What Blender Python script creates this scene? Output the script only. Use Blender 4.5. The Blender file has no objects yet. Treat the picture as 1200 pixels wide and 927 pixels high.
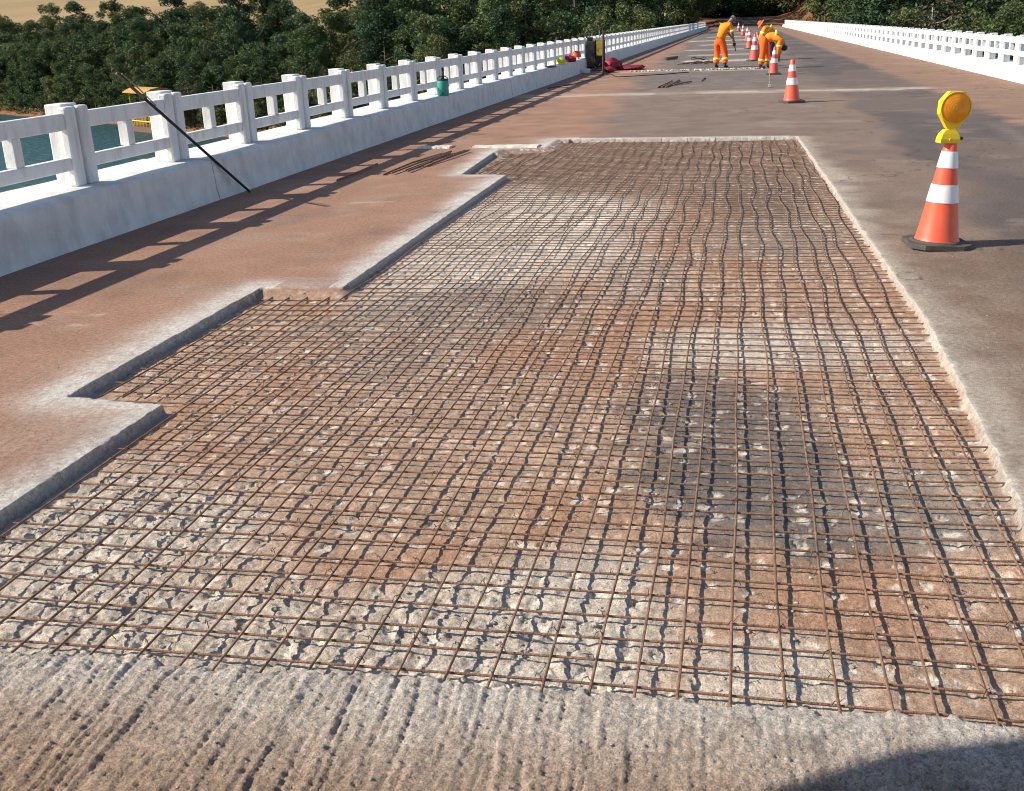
import bpy, bmesh, math, random
import numpy as np
from mathutils import Vector, Matrix
random.seed(7)
SC = bpy.context.scene
COL = SC.collection
PI = math.pi

# ------------------------------------------------------------------ camera
CX = Vector((0.97864006, 0.20293197, -0.03289761))      # image right, in world axes
CD = Vector((0.03745255, -0.33333456, -0.94206442))     # image down
CF = Vector((-0.20214091, 0.92070988, -0.33381487))     # viewing direction
CAM_POS = Vector((0, 0, 1.6))
FPX = 1225.0
cam = bpy.data.cameras.new('camera')
cam_o = bpy.data.objects.new('camera', cam)
COL.objects.link(cam_o)
m3 = Matrix((CX, -CD, -CF)).transposed()
cam_o.matrix_world = Matrix.Translation(CAM_POS) @ m3.to_4x4()
cam.sensor_width = 36.0
cam.lens = 36.0 * FPX / 1200.0
cam.clip_start = 0.05
cam.clip_end = 5000
SC.camera = cam_o

# ------------------------------------------------------------------ world, sun, exposure
SUN_TO = Vector((-1.34, -0.38, 1.0)).normalized()
w = bpy.data.worlds.new('World'); SC.world = w; w.use_nodes = True
wn = w.node_tree
bg = wn.nodes['Background']
sky = wn.nodes.new('ShaderNodeTexSky'); sky.sky_type = 'NISHITA'; sky.sun_disc = False
sky.sun_elevation = math.asin(SUN_TO.z)
sky.sun_rotation = math.atan2(SUN_TO.x, SUN_TO.y)
sky.altitude = 300; sky.air_density = 1.0; sky.dust_density = 1.0
wn.links.new(sky.outputs[0], bg.inputs[0]); bg.inputs[1].default_value = 0.095
sl = bpy.data.lights.new('sun', 'SUN'); sl.energy = 4.6; sl.angle = math.radians(0.5); sl.color = (1, 0.915, 0.78)
so = bpy.data.objects.new('sun', sl); COL.objects.link(so)
so.rotation_euler = SUN_TO.to_track_quat('Z', 'Y').to_euler(); so.location = (-40, -20, 40)
SC.view_settings.view_transform = 'Standard'; SC.view_settings.look = 'None'
SC.cycles.filter_width = 1.05
SC.view_settings.exposure = 0.57; SC.view_settings.gamma = 1.0

def project(p):
    q = Vector(p) - CAM_POS
    z = q.dot(CF)
    return 600 + FPX * q.dot(CX) / z, 463.5 + FPX * q.dot(CD) / z, z

# ------------------------------------------------------------------ numpy noise
def _hash(ix, iy, seed):
    h = (ix.astype(np.int64) * 374761393 + iy.astype(np.int64) * 668265263 + seed * 1274126177) & 0xFFFFFFFF
    h = ((h ^ (h >> 13)) * 1274126177) & 0xFFFFFFFF
    h = h ^ (h >> 16)
    return (h & 0xFFFFFF) / float(0xFFFFFF)
def vnoise(x, y, seed=0):
    x = np.asarray(x, float); y = np.asarray(y, float)
    ix = np.floor(x); iy = np.floor(y); fx = x - ix; fy = y - iy
    ux = fx*fx*fx*(fx*(fx*6-15)+10); uy = fy*fy*fy*(fy*(fy*6-15)+10)
    a = _hash(ix, iy, seed); b = _hash(ix+1, iy, seed); c = _hash(ix, iy+1, seed); d = _hash(ix+1, iy+1, seed)
    return (a*(1-ux)+b*ux)*(1-uy) + (c*(1-ux)+d*ux)*uy
def fbm(x, y, seed=0, oct=4, gain=0.5):
    s = 0; a = 1.0; t = 0
    for o in range(oct):
        cs, sn = math.cos(o*1.1), math.sin(o*1.1)
        s = s + a*vnoise((x*cs-y*sn)*2**o, (x*sn+y*cs)*2**o, seed+o*17); t += a; a *= gain
    return s/t          # 0..1
def sstep(a, b, x):
    t = np.clip((x-a)/(b-a), 0, 1); return t*t*(3-2*t)

# ------------------------------------------------------------------ materials
def new_mat(name):
    m = bpy.data.materials.new(name); m.use_nodes = True
    return m, m.node_tree, m.node_tree.nodes['Principled BSDF']
def N(nt, t, **kw):
    n = nt.nodes.new(t)
    for k, v in kw.items(): setattr(n, k, v)
    return n
def mat(name, col, rough=0.7, metal=0.0, var=0.25, scale=8.0, bump=0.0, bscale=60.0, spec=0.4, dirt=None, dscale=2.0, damt=0.5, drip=1.0):
    """principled with noise-varied colour, optional second 'dirt' colour and bump"""
    m, nt, b = new_mat(name)
    tc0 = N(nt, 'ShaderNodeTexCoord'); oi = N(nt, 'ShaderNodeObjectInfo')
    sh = N(nt, 'ShaderNodeVectorMath', operation='SCALE'); sh.inputs[0].default_value = (37, 53, 71); nt.links.new(oi.outputs['Random'], sh.inputs['Scale'])
    tc = N(nt, 'ShaderNodeVectorMath', operation='ADD'); nt.links.new(tc0.outputs['Object'], tc.inputs[0]); nt.links.new(sh.outputs[0], tc.inputs[1])
    no = N(nt, 'ShaderNodeTexNoise'); no.inputs['Scale'].default_value = scale; no.inputs['Detail'].default_value = 6
    nt.links.new(tc.outputs[0], no.inputs['Vector'])
    rp = N(nt, 'ShaderNodeValToRGB')
    rp.color_ramp.elements[0].position = 0.3; rp.color_ramp.elements[1].position = 0.7
    rp.color_ramp.elements[0].color = (*[c*(1-var) for c in col], 1)
    rp.color_ramp.elements[1].color = (*[min(1, c*(1+var*0.6)) for c in col], 1)
    nt.links.new(no.outputs['Fac'], rp.inputs['Fac'])
    out = rp.outputs['Color']
    if dirt:
        n2 = N(nt, 'ShaderNodeTexNoise'); n2.inputs['Scale'].default_value = dscale; n2.inputs['Detail'].default_value = 8
        n2.inputs['Roughness'].default_value = 0.65
        dm = N(nt, 'ShaderNodeMapping'); dm.inputs['Scale'].default_value = (1, 1, drip); nt.links.new(tc.outputs[0], dm.inputs['Vector'])
        nt.links.new(dm.outputs[0], n2.inputs['Vector'])
        r2 = N(nt, 'ShaderNodeValToRGB'); r2.color_ramp.elements[0].position = 0.5; r2.color_ramp.elements[1].position = 0.75
        r2.color_ramp.elements[0].color = (0, 0, 0, 1); r2.color_ramp.elements[1].color = (damt, damt, damt, 1)
        nt.links.new(n2.outputs['Fac'], r2.inputs['Fac'])
        mx = N(nt, 'ShaderNodeMix', data_type='RGBA')
        nt.links.new(r2.outputs['Color'], mx.inputs[0]); nt.links.new(out, mx.inputs[6]); mx.inputs[7].default_value = (*dirt, 1)
        out = mx.outputs[2]
    nt.links.new(out, b.inputs['Base Color'])
    b.inputs['Roughness'].default_value = rough; b.inputs['Metallic'].default_value = metal
    b.inputs['Specular IOR Level'].default_value = spec
    if bump:
        n3 = N(nt, 'ShaderNodeTexNoise'); n3.inputs['Scale'].default_value = bscale; n3.inputs['Detail'].default_value = 5
        nt.links.new(tc.outputs[0], n3.inputs['Vector'])
        bp = N(nt, 'ShaderNodeBump'); bp.inputs['Strength'].default_value = bump; bp.inputs['Distance'].default_value = 0.02
        nt.links.new(n3.outputs['Fac'], bp.inputs['Height']); nt.links.new(bp.outputs[0], b.inputs['Normal'])
    return m

def ground_mat(name, grain=180.0, gamt=0.35, bump=0.35, rough=0.9, bdist=0.004):
    """colour from the vertex attribute 'col' (the lie of dust, stains and repairs) times fine grain"""
    m, nt, b = new_mat(name)
    at = N(nt, 'ShaderNodeAttribute', attribute_name='col')
    tc = N(nt, 'ShaderNodeNewGeometry')
    n4 = N(nt, 'ShaderNodeTexNoise'); n4.inputs['Scale'].default_value = grain*0.42; n4.inputs['Detail'].default_value = 5; n4.inputs['Roughness'].default_value = 0.75
    nt.links.new(tc.outputs['Position'], n4.inputs['Vector'])
    n1 = N(nt, 'ShaderNodeTexNoise'); n1.inputs['Scale'].default_value = grain; n1.inputs['Detail'].default_value = 4; n1.inputs['Roughness'].default_value = 0.7
    n2 = N(nt, 'ShaderNodeTexNoise'); n2.inputs['Scale'].default_value = 38.0; n2.inputs['Detail'].default_value = 7; n2.inputs['Roughness'].default_value = 0.8
    nt.links.new(tc.outputs['Position'], n1.inputs['Vector']); nt.links.new(tc.outputs['Position'], n2.inputs['Vector'])
    ad = N(nt, 'ShaderNodeMath', operation='ADD'); nt.links.new(n1.outputs['Fac'], ad.inputs[0]); nt.links.new(n2.outputs['Fac'], ad.inputs[1])
    mr = N(nt, 'ShaderNodeMapRange'); mr.inputs['From Min'].default_value = 0.72; mr.inputs['From Max'].default_value = 1.28
    mr.inputs['To Min'].default_value = 1-gamt*1.5; mr.inputs['To Max'].default_value = 1+gamt*1.5
    nt.links.new(ad.outputs[0], mr.inputs['Value'])
    mu = N(nt, 'ShaderNodeMix', data_type='RGBA', blend_type='MULTIPLY'); mu.inputs[0].default_value = 1
    nt.links.new(at.outputs['Color'], mu.inputs[6]); nt.links.new(mr.outputs[0], mu.inputs[7])
    nt.links.new(mu.outputs[2], b.inputs['Base Color'])
    b.inputs['Roughness'].default_value = rough; b.inputs['Specular IOR Level'].default_value = 0.25
    bp = N(nt, 'ShaderNodeBump'); bp.inputs['Strength'].default_value = bump; bp.inputs['Distance'].default_value = bdist
    ah = N(nt, 'ShaderNodeMath', operation='ADD'); nt.links.new(n1.outputs['Fac'], ah.inputs[0]); nt.links.new(n4.outputs['Fac'], ah.inputs[1])
    sm = N(nt, 'ShaderNodeMath', operation='MULTIPLY'); nt.links.new(at.outputs['Alpha'], sm.inputs[0]); sm.inputs[1].default_value = bdist
    nt.links.new(sm.outputs[0], bp.inputs['Distance'])
    nt.links.new(ah.outputs[0], bp.inputs['Height']); nt.links.new(bp.outputs[0], b.inputs['Normal'])
    return m

M = {}
M['road'] = ground_mat('road_surface', grain=200, bump=0.8, bdist=0.010, gamt=0.42)
M['pit'] = ground_mat('broken_concrete', grain=190, gamt=0.42, bump=0.8, bdist=0.009)
M['paint'] = mat('white_painted_concrete', (0.78, 0.78, 0.77), 0.75, var=0.06, scale=6, bump=0.15, bscale=40, dirt=(0.34, 0.30, 0.27), dscale=9, damt=0.6, drip=0.22)
M['kerb'] = mat('whitewashed_kerb', (0.66, 0.66, 0.65), 0.85, var=0.14, scale=5, bump=0.3, bscale=45, dirt=(0.30, 0.26, 0.24), dscale=4.5, damt=0.42, drip=0.4)
M['kerb_white'] = mat('fresh_white_kerb', (0.78, 0.77, 0.73), 0.8, var=0.08, scale=5, bump=0.2, bscale=45, dirt=(0.5, 0.45, 0.38), dscale=1.5, damt=0.5)
M['rebar'] = mat('rusty_steel', (0.25, 0.145, 0.095), 0.7, metal=0.1, var=0.45, scale=25, bump=0.5, bscale=160, dirt=(0.14, 0.065, 0.035), dscale=9, damt=0.6)
M['wire'] = mat('tie_wire_steel', (0.09, 0.06, 0.045), 0.7, metal=0.3)
M['concrete'] = mat('grey_concrete', (0.3, 0.29, 0.27), 0.9, var=0.25, scale=3, bump=0.3)
M['stone'] = mat('concrete_chips', (0.42, 0.38, 0.34), 0.95, var=0.35, scale=30, bump=0.5, bscale=80)
M['dust'] = mat('pale_concrete_dust', (0.62, 0.57, 0.51), 0.95, var=0.2, scale=20)
M['cone'] = mat('cone_orange', (0.78, 0.115, 0.055), 0.45, var=0.12, scale=9, spec=0.5, dirt=(0.4, 0.15, 0.1), dscale=6, damt=0.35)
M['cone_far'] = mat('cone_faded_red', (0.72, 0.105, 0.075), 0.5, var=0.12, scale=9)
M['reflect'] = mat('white_reflective_sleeve', (0.82, 0.82, 0.83), 0.4, var=0.08, scale=14, dirt=(0.5, 0.47, 0.45), dscale=7, damt=0.35)
M['rubber'] = mat('black_rubber', (0.075, 0.068, 0.062), 0.8, var=0.3, scale=12, dirt=(0.17, 0.14, 0.12), dscale=5, damt=0.8)
M['amber'] = mat('amber_lens', (1.0, 0.33, 0.008), 0.4, var=0.2, scale=24, spec=0.4)
M['amber'].node_tree.nodes['Principled BSDF'].inputs['Transmission Weight'].default_value = 0.0
M['yellow'] = mat('yellow_plastic', (0.82, 0.58, 0.015), 0.4, var=0.1, scale=12, spec=0.5)
M['black'] = mat('black_metal', (0.02, 0.02, 0.022), 0.5, metal=0.2, var=0.3)
M['dark'] = mat('dark_painted_steel', (0.045, 0.045, 0.04), 0.6, var=0.4, scale=5, dirt=(0.12, 0.09, 0.06), dscale=4, damt=0.7)
M['grey_metal'] = mat('grey_metal', (0.3, 0.3, 0.3), 0.5, metal=0.5, var=0.3)
M['straw'] = mat('pale_cane', (0.35, 0.27, 0.15), 0.6)
M['teal'] = mat('teal_plastic', (0.04, 0.34, 0.27), 0.5, var=0.12)
M['red_cloth'] = mat('red_tarpaulin', (0.24, 0.012, 0.025), 0.6, var=0.3, scale=6)
M['orange_red'] = mat('orange_red_plastic', (0.8, 0.08, 0.025), 0.4, var=0.1)
M['lime'] = mat('lime_plastic', (0.55, 0.62, 0.03), 0.4, var=0.1)
M['yellow_panel'] = mat('yellow_paint_chipped', (0.55, 0.42, 0.05), 0.6, var=0.25, scale=8, dirt=(0.05, 0.04, 0.03), dscale=5, damt=0.9)
M['skin'] = mat('skin', (0.30, 0.16, 0.10), 0.55, var=0.08)
M['shirt'] = mat('orange_work_cloth', (0.86, 0.26, 0.01), 0.8, var=0.14, scale=7)
M['trouser'] = mat('deep_orange_work_cloth', (0.82, 0.13, 0.012), 0.8, var=0.14, scale=7)
M['band'] = mat('lime_silver_reflective_band', (0.85, 0.72, 0.18), 0.5, var=0.1)
M['cap'] = mat('grey_cloth', (0.17, 0.19, 0.23), 0.85)
M['hat'] = mat('orange_hat_cloth', (0.8, 0.14, 0.03), 0.85)
M['jeans'] = mat('dark_blue_cloth', (0.03, 0.035, 0.07), 0.85)
M['boot'] = mat('black_boot', (0.02, 0.018, 0.016), 0.6)
M['bark'] = mat('bark', (0.15, 0.12, 0.095), 0.9, var=0.4, scale=3, bump=0.5, bscale=20)
M['pale_bark'] = mat('pale_bark', (0.36, 0.33, 0.29), 0.9, var=0.3, scale=3)
M['canopy'] = mat('yellow_awning', (0.48, 0.29, 0.06), 0.6, var=0.1)
M['hull'] = mat('barge_steel', (0.16, 0.09, 0.06), 0.7)
M['truck'] = mat('white_truck_paint', (0.7, 0.7, 0.68), 0.35, var=0.05)
M['glass'] = mat('dark_glass', (0.02, 0.025, 0.03), 0.06, var=0.1, spec=0.8)

def leaf_mat(name, a, b_, c):
    m, nt, b = new_mat(name)
    at = N(nt, 'ShaderNodeAttribute', attribute_name='col')
    oi = N(nt, 'ShaderNodeObjectInfo')
    rp = N(nt, 'ShaderNodeValToRGB'); e = rp.color_ramp.elements
    e[0].position = 0; e[0].color = (*a, 1); e[1].position = 1; e[1].color = (*c, 1)
    k = e.new(0.5); k.color = (*b_, 1)
    nt.links.new(oi.outputs['Random'], rp.inputs['Fac'])
    mu = N(nt, 'ShaderNodeMix', data_type='RGBA', blend_type='MULTIPLY'); mu.inputs[0].default_value = 1
    nt.links.new(rp.outputs['Color'], mu.inputs[6]); nt.links.new(at.outputs['Color'], mu.inputs[7])
    nt.links.new(mu.outputs[2], b.inputs['Base Color'])
    b.inputs['Roughness'].default_value = 0.65; b.inputs['Specular IOR Level'].default_value = 0.25
    tr = N(nt, 'ShaderNodeBsdfTranslucent'); nt.links.new(mu.outputs[2], tr.inputs['Color'])
    ms = N(nt, 'ShaderNodeMixShader'); ms.inputs[0].default_value = 0.22
    nt.links.new(b.outputs[0], ms.inputs[1]); nt.links.new(tr.outputs[0], ms.inputs[2])
    nt.links.new(ms.outputs[0], nt.nodes['Material Output'].inputs['Surface'])
    return m
M['leaf'] = leaf_mat('green_leaves', (0.042, 0.078, 0.036), (0.075, 0.120, 0.046), (0.125, 0.150, 0.055))
M['leaf_dry'] = leaf_mat('dry_leaves', (0.12, 0.10, 0.06), (0.15, 0.115, 0.07), (0.13, 0.13, 0.08))
M['leaf_light'] = leaf_mat('light_leaves', (0.08, 0.115, 0.03), (0.10, 0.13, 0.04), (0.11, 0.125, 0.05))

# ------------------------------------------------------------------ object helpers
def meshdata(name, verts, faces, material=None, smooth=False):
    me = bpy.data.meshes.new(name)
    me.from_pydata([tuple(v) for v in verts], [], faces)
    if material: me.materials.append(material)
    if smooth: me.polygons.foreach_set('use_smooth', [True]*len(me.polygons))
    me.update()
    return me
def ob(name, me, parent=None, loc=None, rz=None):
    o = bpy.data.objects.new(name, me); COL.objects.link(o)
    if parent is not None: o.parent = parent
    if loc is not None: o.location = loc
    if rz is not None: o.rotation_euler = (0, 0, rz)
    return o
def tag(o, label=None, cat=None, group=None, kind=None):
    if label: o['label'] = label
    if cat: o['category'] = cat
    if group: o['group'] = group
    if kind: o['kind'] = kind
    return o
def thing(name, label, cat, loc=(0, 0, 0), rz=0.0, group=None):
    o = bpy.data.objects.new(name, None); COL.objects.link(o); o.empty_display_size = 0.1
    o.location = loc; o.rotation_euler = (0, 0, rz)
    return tag(o, label, cat, group)
def structure(o): o['kind'] = 'structure'; return o

class MB:
    def __init__(s): s.v = []; s.f = []
    def add(s, verts, faces):
        n = len(s.v); s.v += [tuple(v) for v in verts]; s.f += [tuple(i+n for i in f) for f in faces]; return s
    def box(s, x0, y0, z0, x1, y1, z1, bev=0.0):
        bm = bmesh.new(); bmesh.ops.create_cube(bm, size=1)
        for v in bm.verts: v.co = Vector(((x0+x1)/2+v.co.x*(x1-x0), (y0+y1)/2+v.co.y*(y1-y0), (z0+z1)/2+v.co.z*(z1-z0)))
        if bev: bmesh.ops.bevel(bm, geom=bm.edges[:], offset=bev, segments=2, affect='EDGES', profile=0.5)
        bm.verts.index_update()
        s.add([v.co[:] for v in bm.verts], [[v.index for v in f.verts] for f in bm.faces]); bm.free(); return s
    def tube(s, pts, r, n=8, cap=True):
        pts = [Vector(p) for p in pts]; rs = r if isinstance(r, (list, tuple)) else [r]*len(pts)
        vs = []; up = None
        for i, p in enumerate(pts):
            t = (pts[min(i+1, len(pts)-1)] - pts[max(i-1, 0)]).normalized()
            if up is None:
                up = Vector((0, 0, 1)) if abs(t.z) < 0.9 else Vector((1, 0, 0))
            a = t.cross(up); 
            if a.length < 1e-5: a = t.cross(Vector((0.3, 1, 0.2)))
            a.normalize(); b = a.cross(t).normalized(); up = b
            for k in range(n):
                an = 2*PI*k/n; vs.append(p + a*(math.cos(an)*rs[i]) + b*(math.sin(an)*rs[i]))
        fs = []
        for i in range(len(pts)-1):
            for k in range(n):
                k2 = (k+1) % n; fs.append((i*n+k, i*n+k2, (i+1)*n+k2, (i+1)*n+k))
        if cap: fs.append(tuple(range(n-1, -1, -1))); fs.append(tuple((len(pts)-1)*n+k for k in range(n)))
        return s.add(vs, fs)
    def lathe(s, prof, n=32, sx=1, sy=1, c=(0, 0, 0), cap=True):
        vs = [(c[0]+r*math.cos(2*PI*k/n)*sx, c[1]+r*math.sin(2*PI*k/n)*sy, c[2]+z) for r, z in prof for k in range(n)]
        fs = [(i*n+k, i*n+(k+1) % n, (i+1)*n+(k+1) % n, (i+1)*n+k) for i in range(len(prof)-1) for k in range(n)]
        if cap: fs.append(tuple(range(n-1, -1, -1))); fs.append(tuple((len(prof)-1)*n+k for k in range(n)))
        return s.add(vs, fs)
    def prism(s, poly, z0, z1):
        n = len(poly)
        vs = [(x, y, z0) for x, y in poly]+[(x, y, z1) for x, y in poly]
        return s.add(vs, [tuple(range(n-1, -1, -1)), tuple(range(n, 2*n))]+[(i, (i+1) % n, n+(i+1) % n, n+i) for i in range(n)])
    def transform(s, mtx):
        s.v = [tuple(mtx @ Vector(v)) for v in s.v]; return s
    def mesh(s, name, material, smooth=False): return meshdata(name, s.v, s.f, material, smooth)
    def build(s, name, material, parent=None, smooth=False): return ob(name, s.mesh(name, material, smooth), parent)

def auto_smooth(o, ang=40):
    me = o.data
    me.polygons.foreach_set('use_smooth', [True]*len(me.polygons))
    try: me.set_sharp_from_angle(angle=math.radians(ang))
    except Exception: pass
    return o

def grid_mesh(name, X, Y, Z, C=None, keep=None, material=None, smooth=True, A=None):
    """heightfield: X,Y,Z arrays (rows, cols)"""
    R, Cn = X.shape
    v = np.stack([X, Y, Z], -1).reshape(-1, 3)
    idx = np.arange(R*Cn).reshape(R, Cn)
    q = np.stack([idx[:-1, :-1], idx[:-1, 1:], idx[1:, 1:], idx[1:, :-1]], -1).reshape(-1, 4)
    if keep is not None: q = q[keep.reshape(-1)]
    used = np.unique(q); remap = np.zeros(R*Cn, np.int64); remap[used] = np.arange(len(used))
    q = remap[q]; v = v[used]
    me = bpy.data.meshes.new(name)
    me.vertices.add(len(v)); me.vertices.foreach_set('co', v.astype(np.float32).ravel())
    me.loops.add(len(q)*4); me.loops.foreach_set('vertex_index', q.astype(np.int32).ravel())
    me.polygons.add(len(q)); me.polygons.foreach_set('loop_start', np.arange(0, len(q)*4, 4, dtype=np.int32))
    me.polygons.foreach_set('loop_total', np.full(len(q), 4, np.int32))
    if smooth: me.polygons.foreach_set('use_smooth', np.ones(len(q), bool))
    if C is not None:
        at = me.attributes.new('col', 'FLOAT_COLOR', 'POINT')
        cc = np.concatenate([C.reshape(-1, 3)[used], (np.ones((len(used), 1)) if A is None else A.reshape(-1, 1)[used])], 1)
        at.data.foreach_set('color', cc.astype(np.float32).ravel())
    if material: me.materials.append(material)
    me.update(calc_edges=True); me.validate()
    return me

# ------------------------------------------------------------------ the road, the excavated pit
PIT = [(-2.58, 2.12), (-1.97, 2.16), (-0.97, 2.21), (-0.08, 2.235), (0.42, 2.255), (0.86, 2.28), (1.0, 3.5), (1.04, 5.0), (1.055, 5.9),
       (0.99, 8.2), (0.95, 10.2), (0.88, 13.0), (0.82, 15.5), (-2.62, 15.52), (-2.6, 14.5), (-3.22, 14.35), (-3.1, 11.82), (-2.56, 11.78),
       (-2.53, 6.4), (-3.09, 6.34), (-3.09, 4.17), (-2.56, 4.11)]
def pit_sdf(x, y):
    """positive inside"""
    d2 = np.full(x.shape, 1e9); ins = np.zeros(x.shape, bool)
    n = len(PIT)
    for i in range(n):
        ax, ay = PIT[i]; bx, by = PIT[(i+1) % n]
        ex, ey = bx-ax, by-ay
        t = np.clip(((x-ax)*ex+(y-ay)*ey)/(ex*ex+ey*ey), 0, 1)
        d2 = np.minimum(d2, (x-ax-t*ex)**2+(y-ay-t*ey)**2)
        c = ((ay > y) != (by > y)) & (x < (bx-ax)*(y-ay)/(by-ay+1e-12)+ax)
        ins ^= c
    d = np.sqrt(d2); return np.where(ins, d, -d)

def mixc(a, b, t): return a*(1-t[..., None]) + np.asarray(b)*t[..., None]

def road_color(x, y, sd):
    """dust, wear and patches lying on the deck"""
    n1 = fbm(x*0.9, y*0.35, 3, 4); n2 = fbm(x*3, y*3, 11, 4); n3 = fbm(x*12, y*12, 19, 3)
    c = np.zeros(x.shape+(3,)) + np.array((0.20, 0.145, 0.115))
    # beyond the pit the deck greys
    far = sstep(24, 30, y); c = mixc(c, (0.155, 0.128, 0.114), far)
    # red dust on the left lane, tapering away with distance
    lim = -2.3 + (n1-0.5)*1.6 - 0.022*np.maximum(y-16, 0)
    red = sstep(0.35, -0.45, x-lim)
    c = mixc(c, (0.31, 0.175, 0.117), red*(0.9-0.15*sstep(30, 90, y)))
    # right lane: darker asphalt, then a red dusty shoulder
    lane = sstep(1.75, 2.15, x+(n1-0.5)*1.3+(n2-0.5)*0.5)*sstep(4.0, 8.0, y+(n1-0.5)*4)
    c = mixc(c, (0.098, 0.082, 0.078), lane*0.92)
    sh = sstep(3.75, 4.25, x+(n2-0.5)*0.35)
    c = mixc(c, (0.275, 0.165, 0.112), sh*0.9)
    # mottling and scuffs
    c = c*(0.80+0.40*n2[..., None])
    sc = sstep(0.62, 0.78, fbm(x*1.7, y*2.6, 31, 4)); c = mixc(c, (0.36, 0.29, 0.24), sc*0.28)
    dk = sstep(0.60, 0.8, fbm(x*2.3+7, y*1.1, 37, 4)); c = mixc(c, (0.10, 0.075, 0.065), dk*0.25)
    trk = np.exp(-((x-2.75-0.05*y+0.12*np.sin(y*0.7))/0.14)**2)*sstep(6, 9, y)*sstep(19, 15, y)
    c = mixc(c, (0.27, 0.22, 0.19), trk*0.45*(0.4+0.6*(np.sin(y*44) > 0)))
    # foreground strip: scarified, grey-brown cement
    fg = sstep(2.75, 2.1, y+(n2-0.5)*0.5)*sstep(-3.6, -2.2, x + (y-2)*0.3)
    g = fbm(x*44+y*2.2, y*3.6, 41, 3)
    fgc = np.array((0.35, 0.248, 0.178))*(0.5+1.0*(0.4*g+0.35*n3+0.25*fbm(x*90, y*90, 43, 2))[..., None])
    c = c*(1-fg[..., None]) + fgc*fg[..., None]
    mg = sstep(1.0, 1.2, x)*sstep(2.5, 1.7, x+(n1-0.5)*1.2)*sstep(13, 7, y); c = mixc(c, np.array((0.235, 0.17, 0.125)), mg*0.75); c = c*(1-mg[..., None]*0.45*(0.5-n2[..., None])*2)
    cr = sstep(0.5, 0.62, fbm(x*7, y*5, 33, 4))*sstep(1.0, 1.3, x)*sstep(11, 5, y)
    c = mixc(c, (0.21, 0.125, 0.085), cr*0.6)
    pt = sstep(0.52, 0.6, fbm(x*0.55+3, y*0.30, 35, 4))*sstep(1.2, 1.8, x)*sstep(9, 12, y)
    c = mixc(c, (0.24, 0.165, 0.12), pt*0.28)
    # pale cement dust beside the saw cuts
    d = np.maximum(-sd, 0)
    wl = 0.11 + 0.16*n1 + 0.07*(n2-0.5)
    left = sstep(-2.0, -2.5, x)
    wd = np.where(y < 2.3, 0.16+0.22*n1, np.where(x < -2.3, wl, np.where(x > 0.7, 0.10+0.30*n1*n2, 0.13)))
    n5 = fbm(x*55, y*40, 23, 2); dust = np.exp(-(d/wd)**2*1.2)*(0.35+0.7*n3+0.5*n5)*(0.6+0.8*n2)
    pal = np.where((x > 0.7)[..., None], np.array((0.43, 0.365, 0.30)), np.array((0.62, 0.585, 0.54)))
    k = np.clip(dust, 0, 1)*np.where(y < 2.4, 0.7, 0.9)*np.where((y > 6.37) & (y < 6.6) & (x < -2.62) & (x > -3.0), 0.3, 1)
    c = c*(1-k[..., None]) + pal*k[..., None]
    ck = np.abs(2*fbm(x*0.8+11, y*0.8, 57, 5)-1); c = mixc(c, (0.07, 0.05, 0.04), sstep(0.012, 0.004, ck)*sstep(0.45, 0.6, fbm(x*0.5, y*0.4, 58, 2))*0.7)
    # crisp pale arris
    ar = np.exp(-(d/0.016)**2)*np.where(x > 0.6, 1.0, 0.35)*sstep(2.4, 3.0, y)
    c = mixc(c, (0.62, 0.57, 0.50), ar*0.7*(0.5+n3))
    # pale joint strips across the deck farther on
    for yy, ww, x0, x1, a in ((25.2, 0.5, -5.2, 4.1, 0.5), (36.2, 0.5, -4.0, 1.0, 0.5), (44.5, 1.1, -2.2, 0.9, 0.85), (51.5, 0.8, -2.4, 0.8, 0.7),
                              (60, 1.0, -3, 0.8, 0.6), (71, 0.9, -2.5, 0.8, 0.95), (84, 1.3, -3.8, 0.9, 1.0), (100, 1.6, -3, 0.7, 0.8), (122, 2, -3, 0.8, 0.8), (150, 2.2, -3, 0.8, 0.7)):
        s = np.exp(-((y-yy+(n2-0.5)*0.9*ww)/ww)**2)*(0.5+n3)*sstep(x0-0.2, x0+0.2, x)*sstep(x1+0.2, x1-0.2, x)
        s = s*(0.35+0.65*sstep(0.38, 0.58, fbm(x*1.3, y*2.5, 47, 4))); c = mixc(c, (0.58, 0.51, 0.43), np.clip(s*a*1.25, 0, 0.95))
    # faint transverse saw marks on the left lane
    for yy, x0, x1 in ((9.85, -4.3, -3.3), (5.35, -4.2, -3.75), (5.6, -4.25, -3.8)):
        s = np.exp(-((y-yy-0.02*np.sin(x*9))/0.018)**2)*sstep(x0, x0+0.1, x)*sstep(x1+0.1, x1, x)*(n3 > 0.42)
        c = mixc(c, (0.5, 0.42, 0.36), s*0.6)
    return np.clip(c, 0.02, 0.8)

def blob(x, y, cx, cy, rx, ry, wob, soft=0.35):
    d = np.sqrt(((x-cx)/rx)**2+((y-cy)/ry)**2) + wob
    return sstep(1+soft, 1-soft, d)

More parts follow.
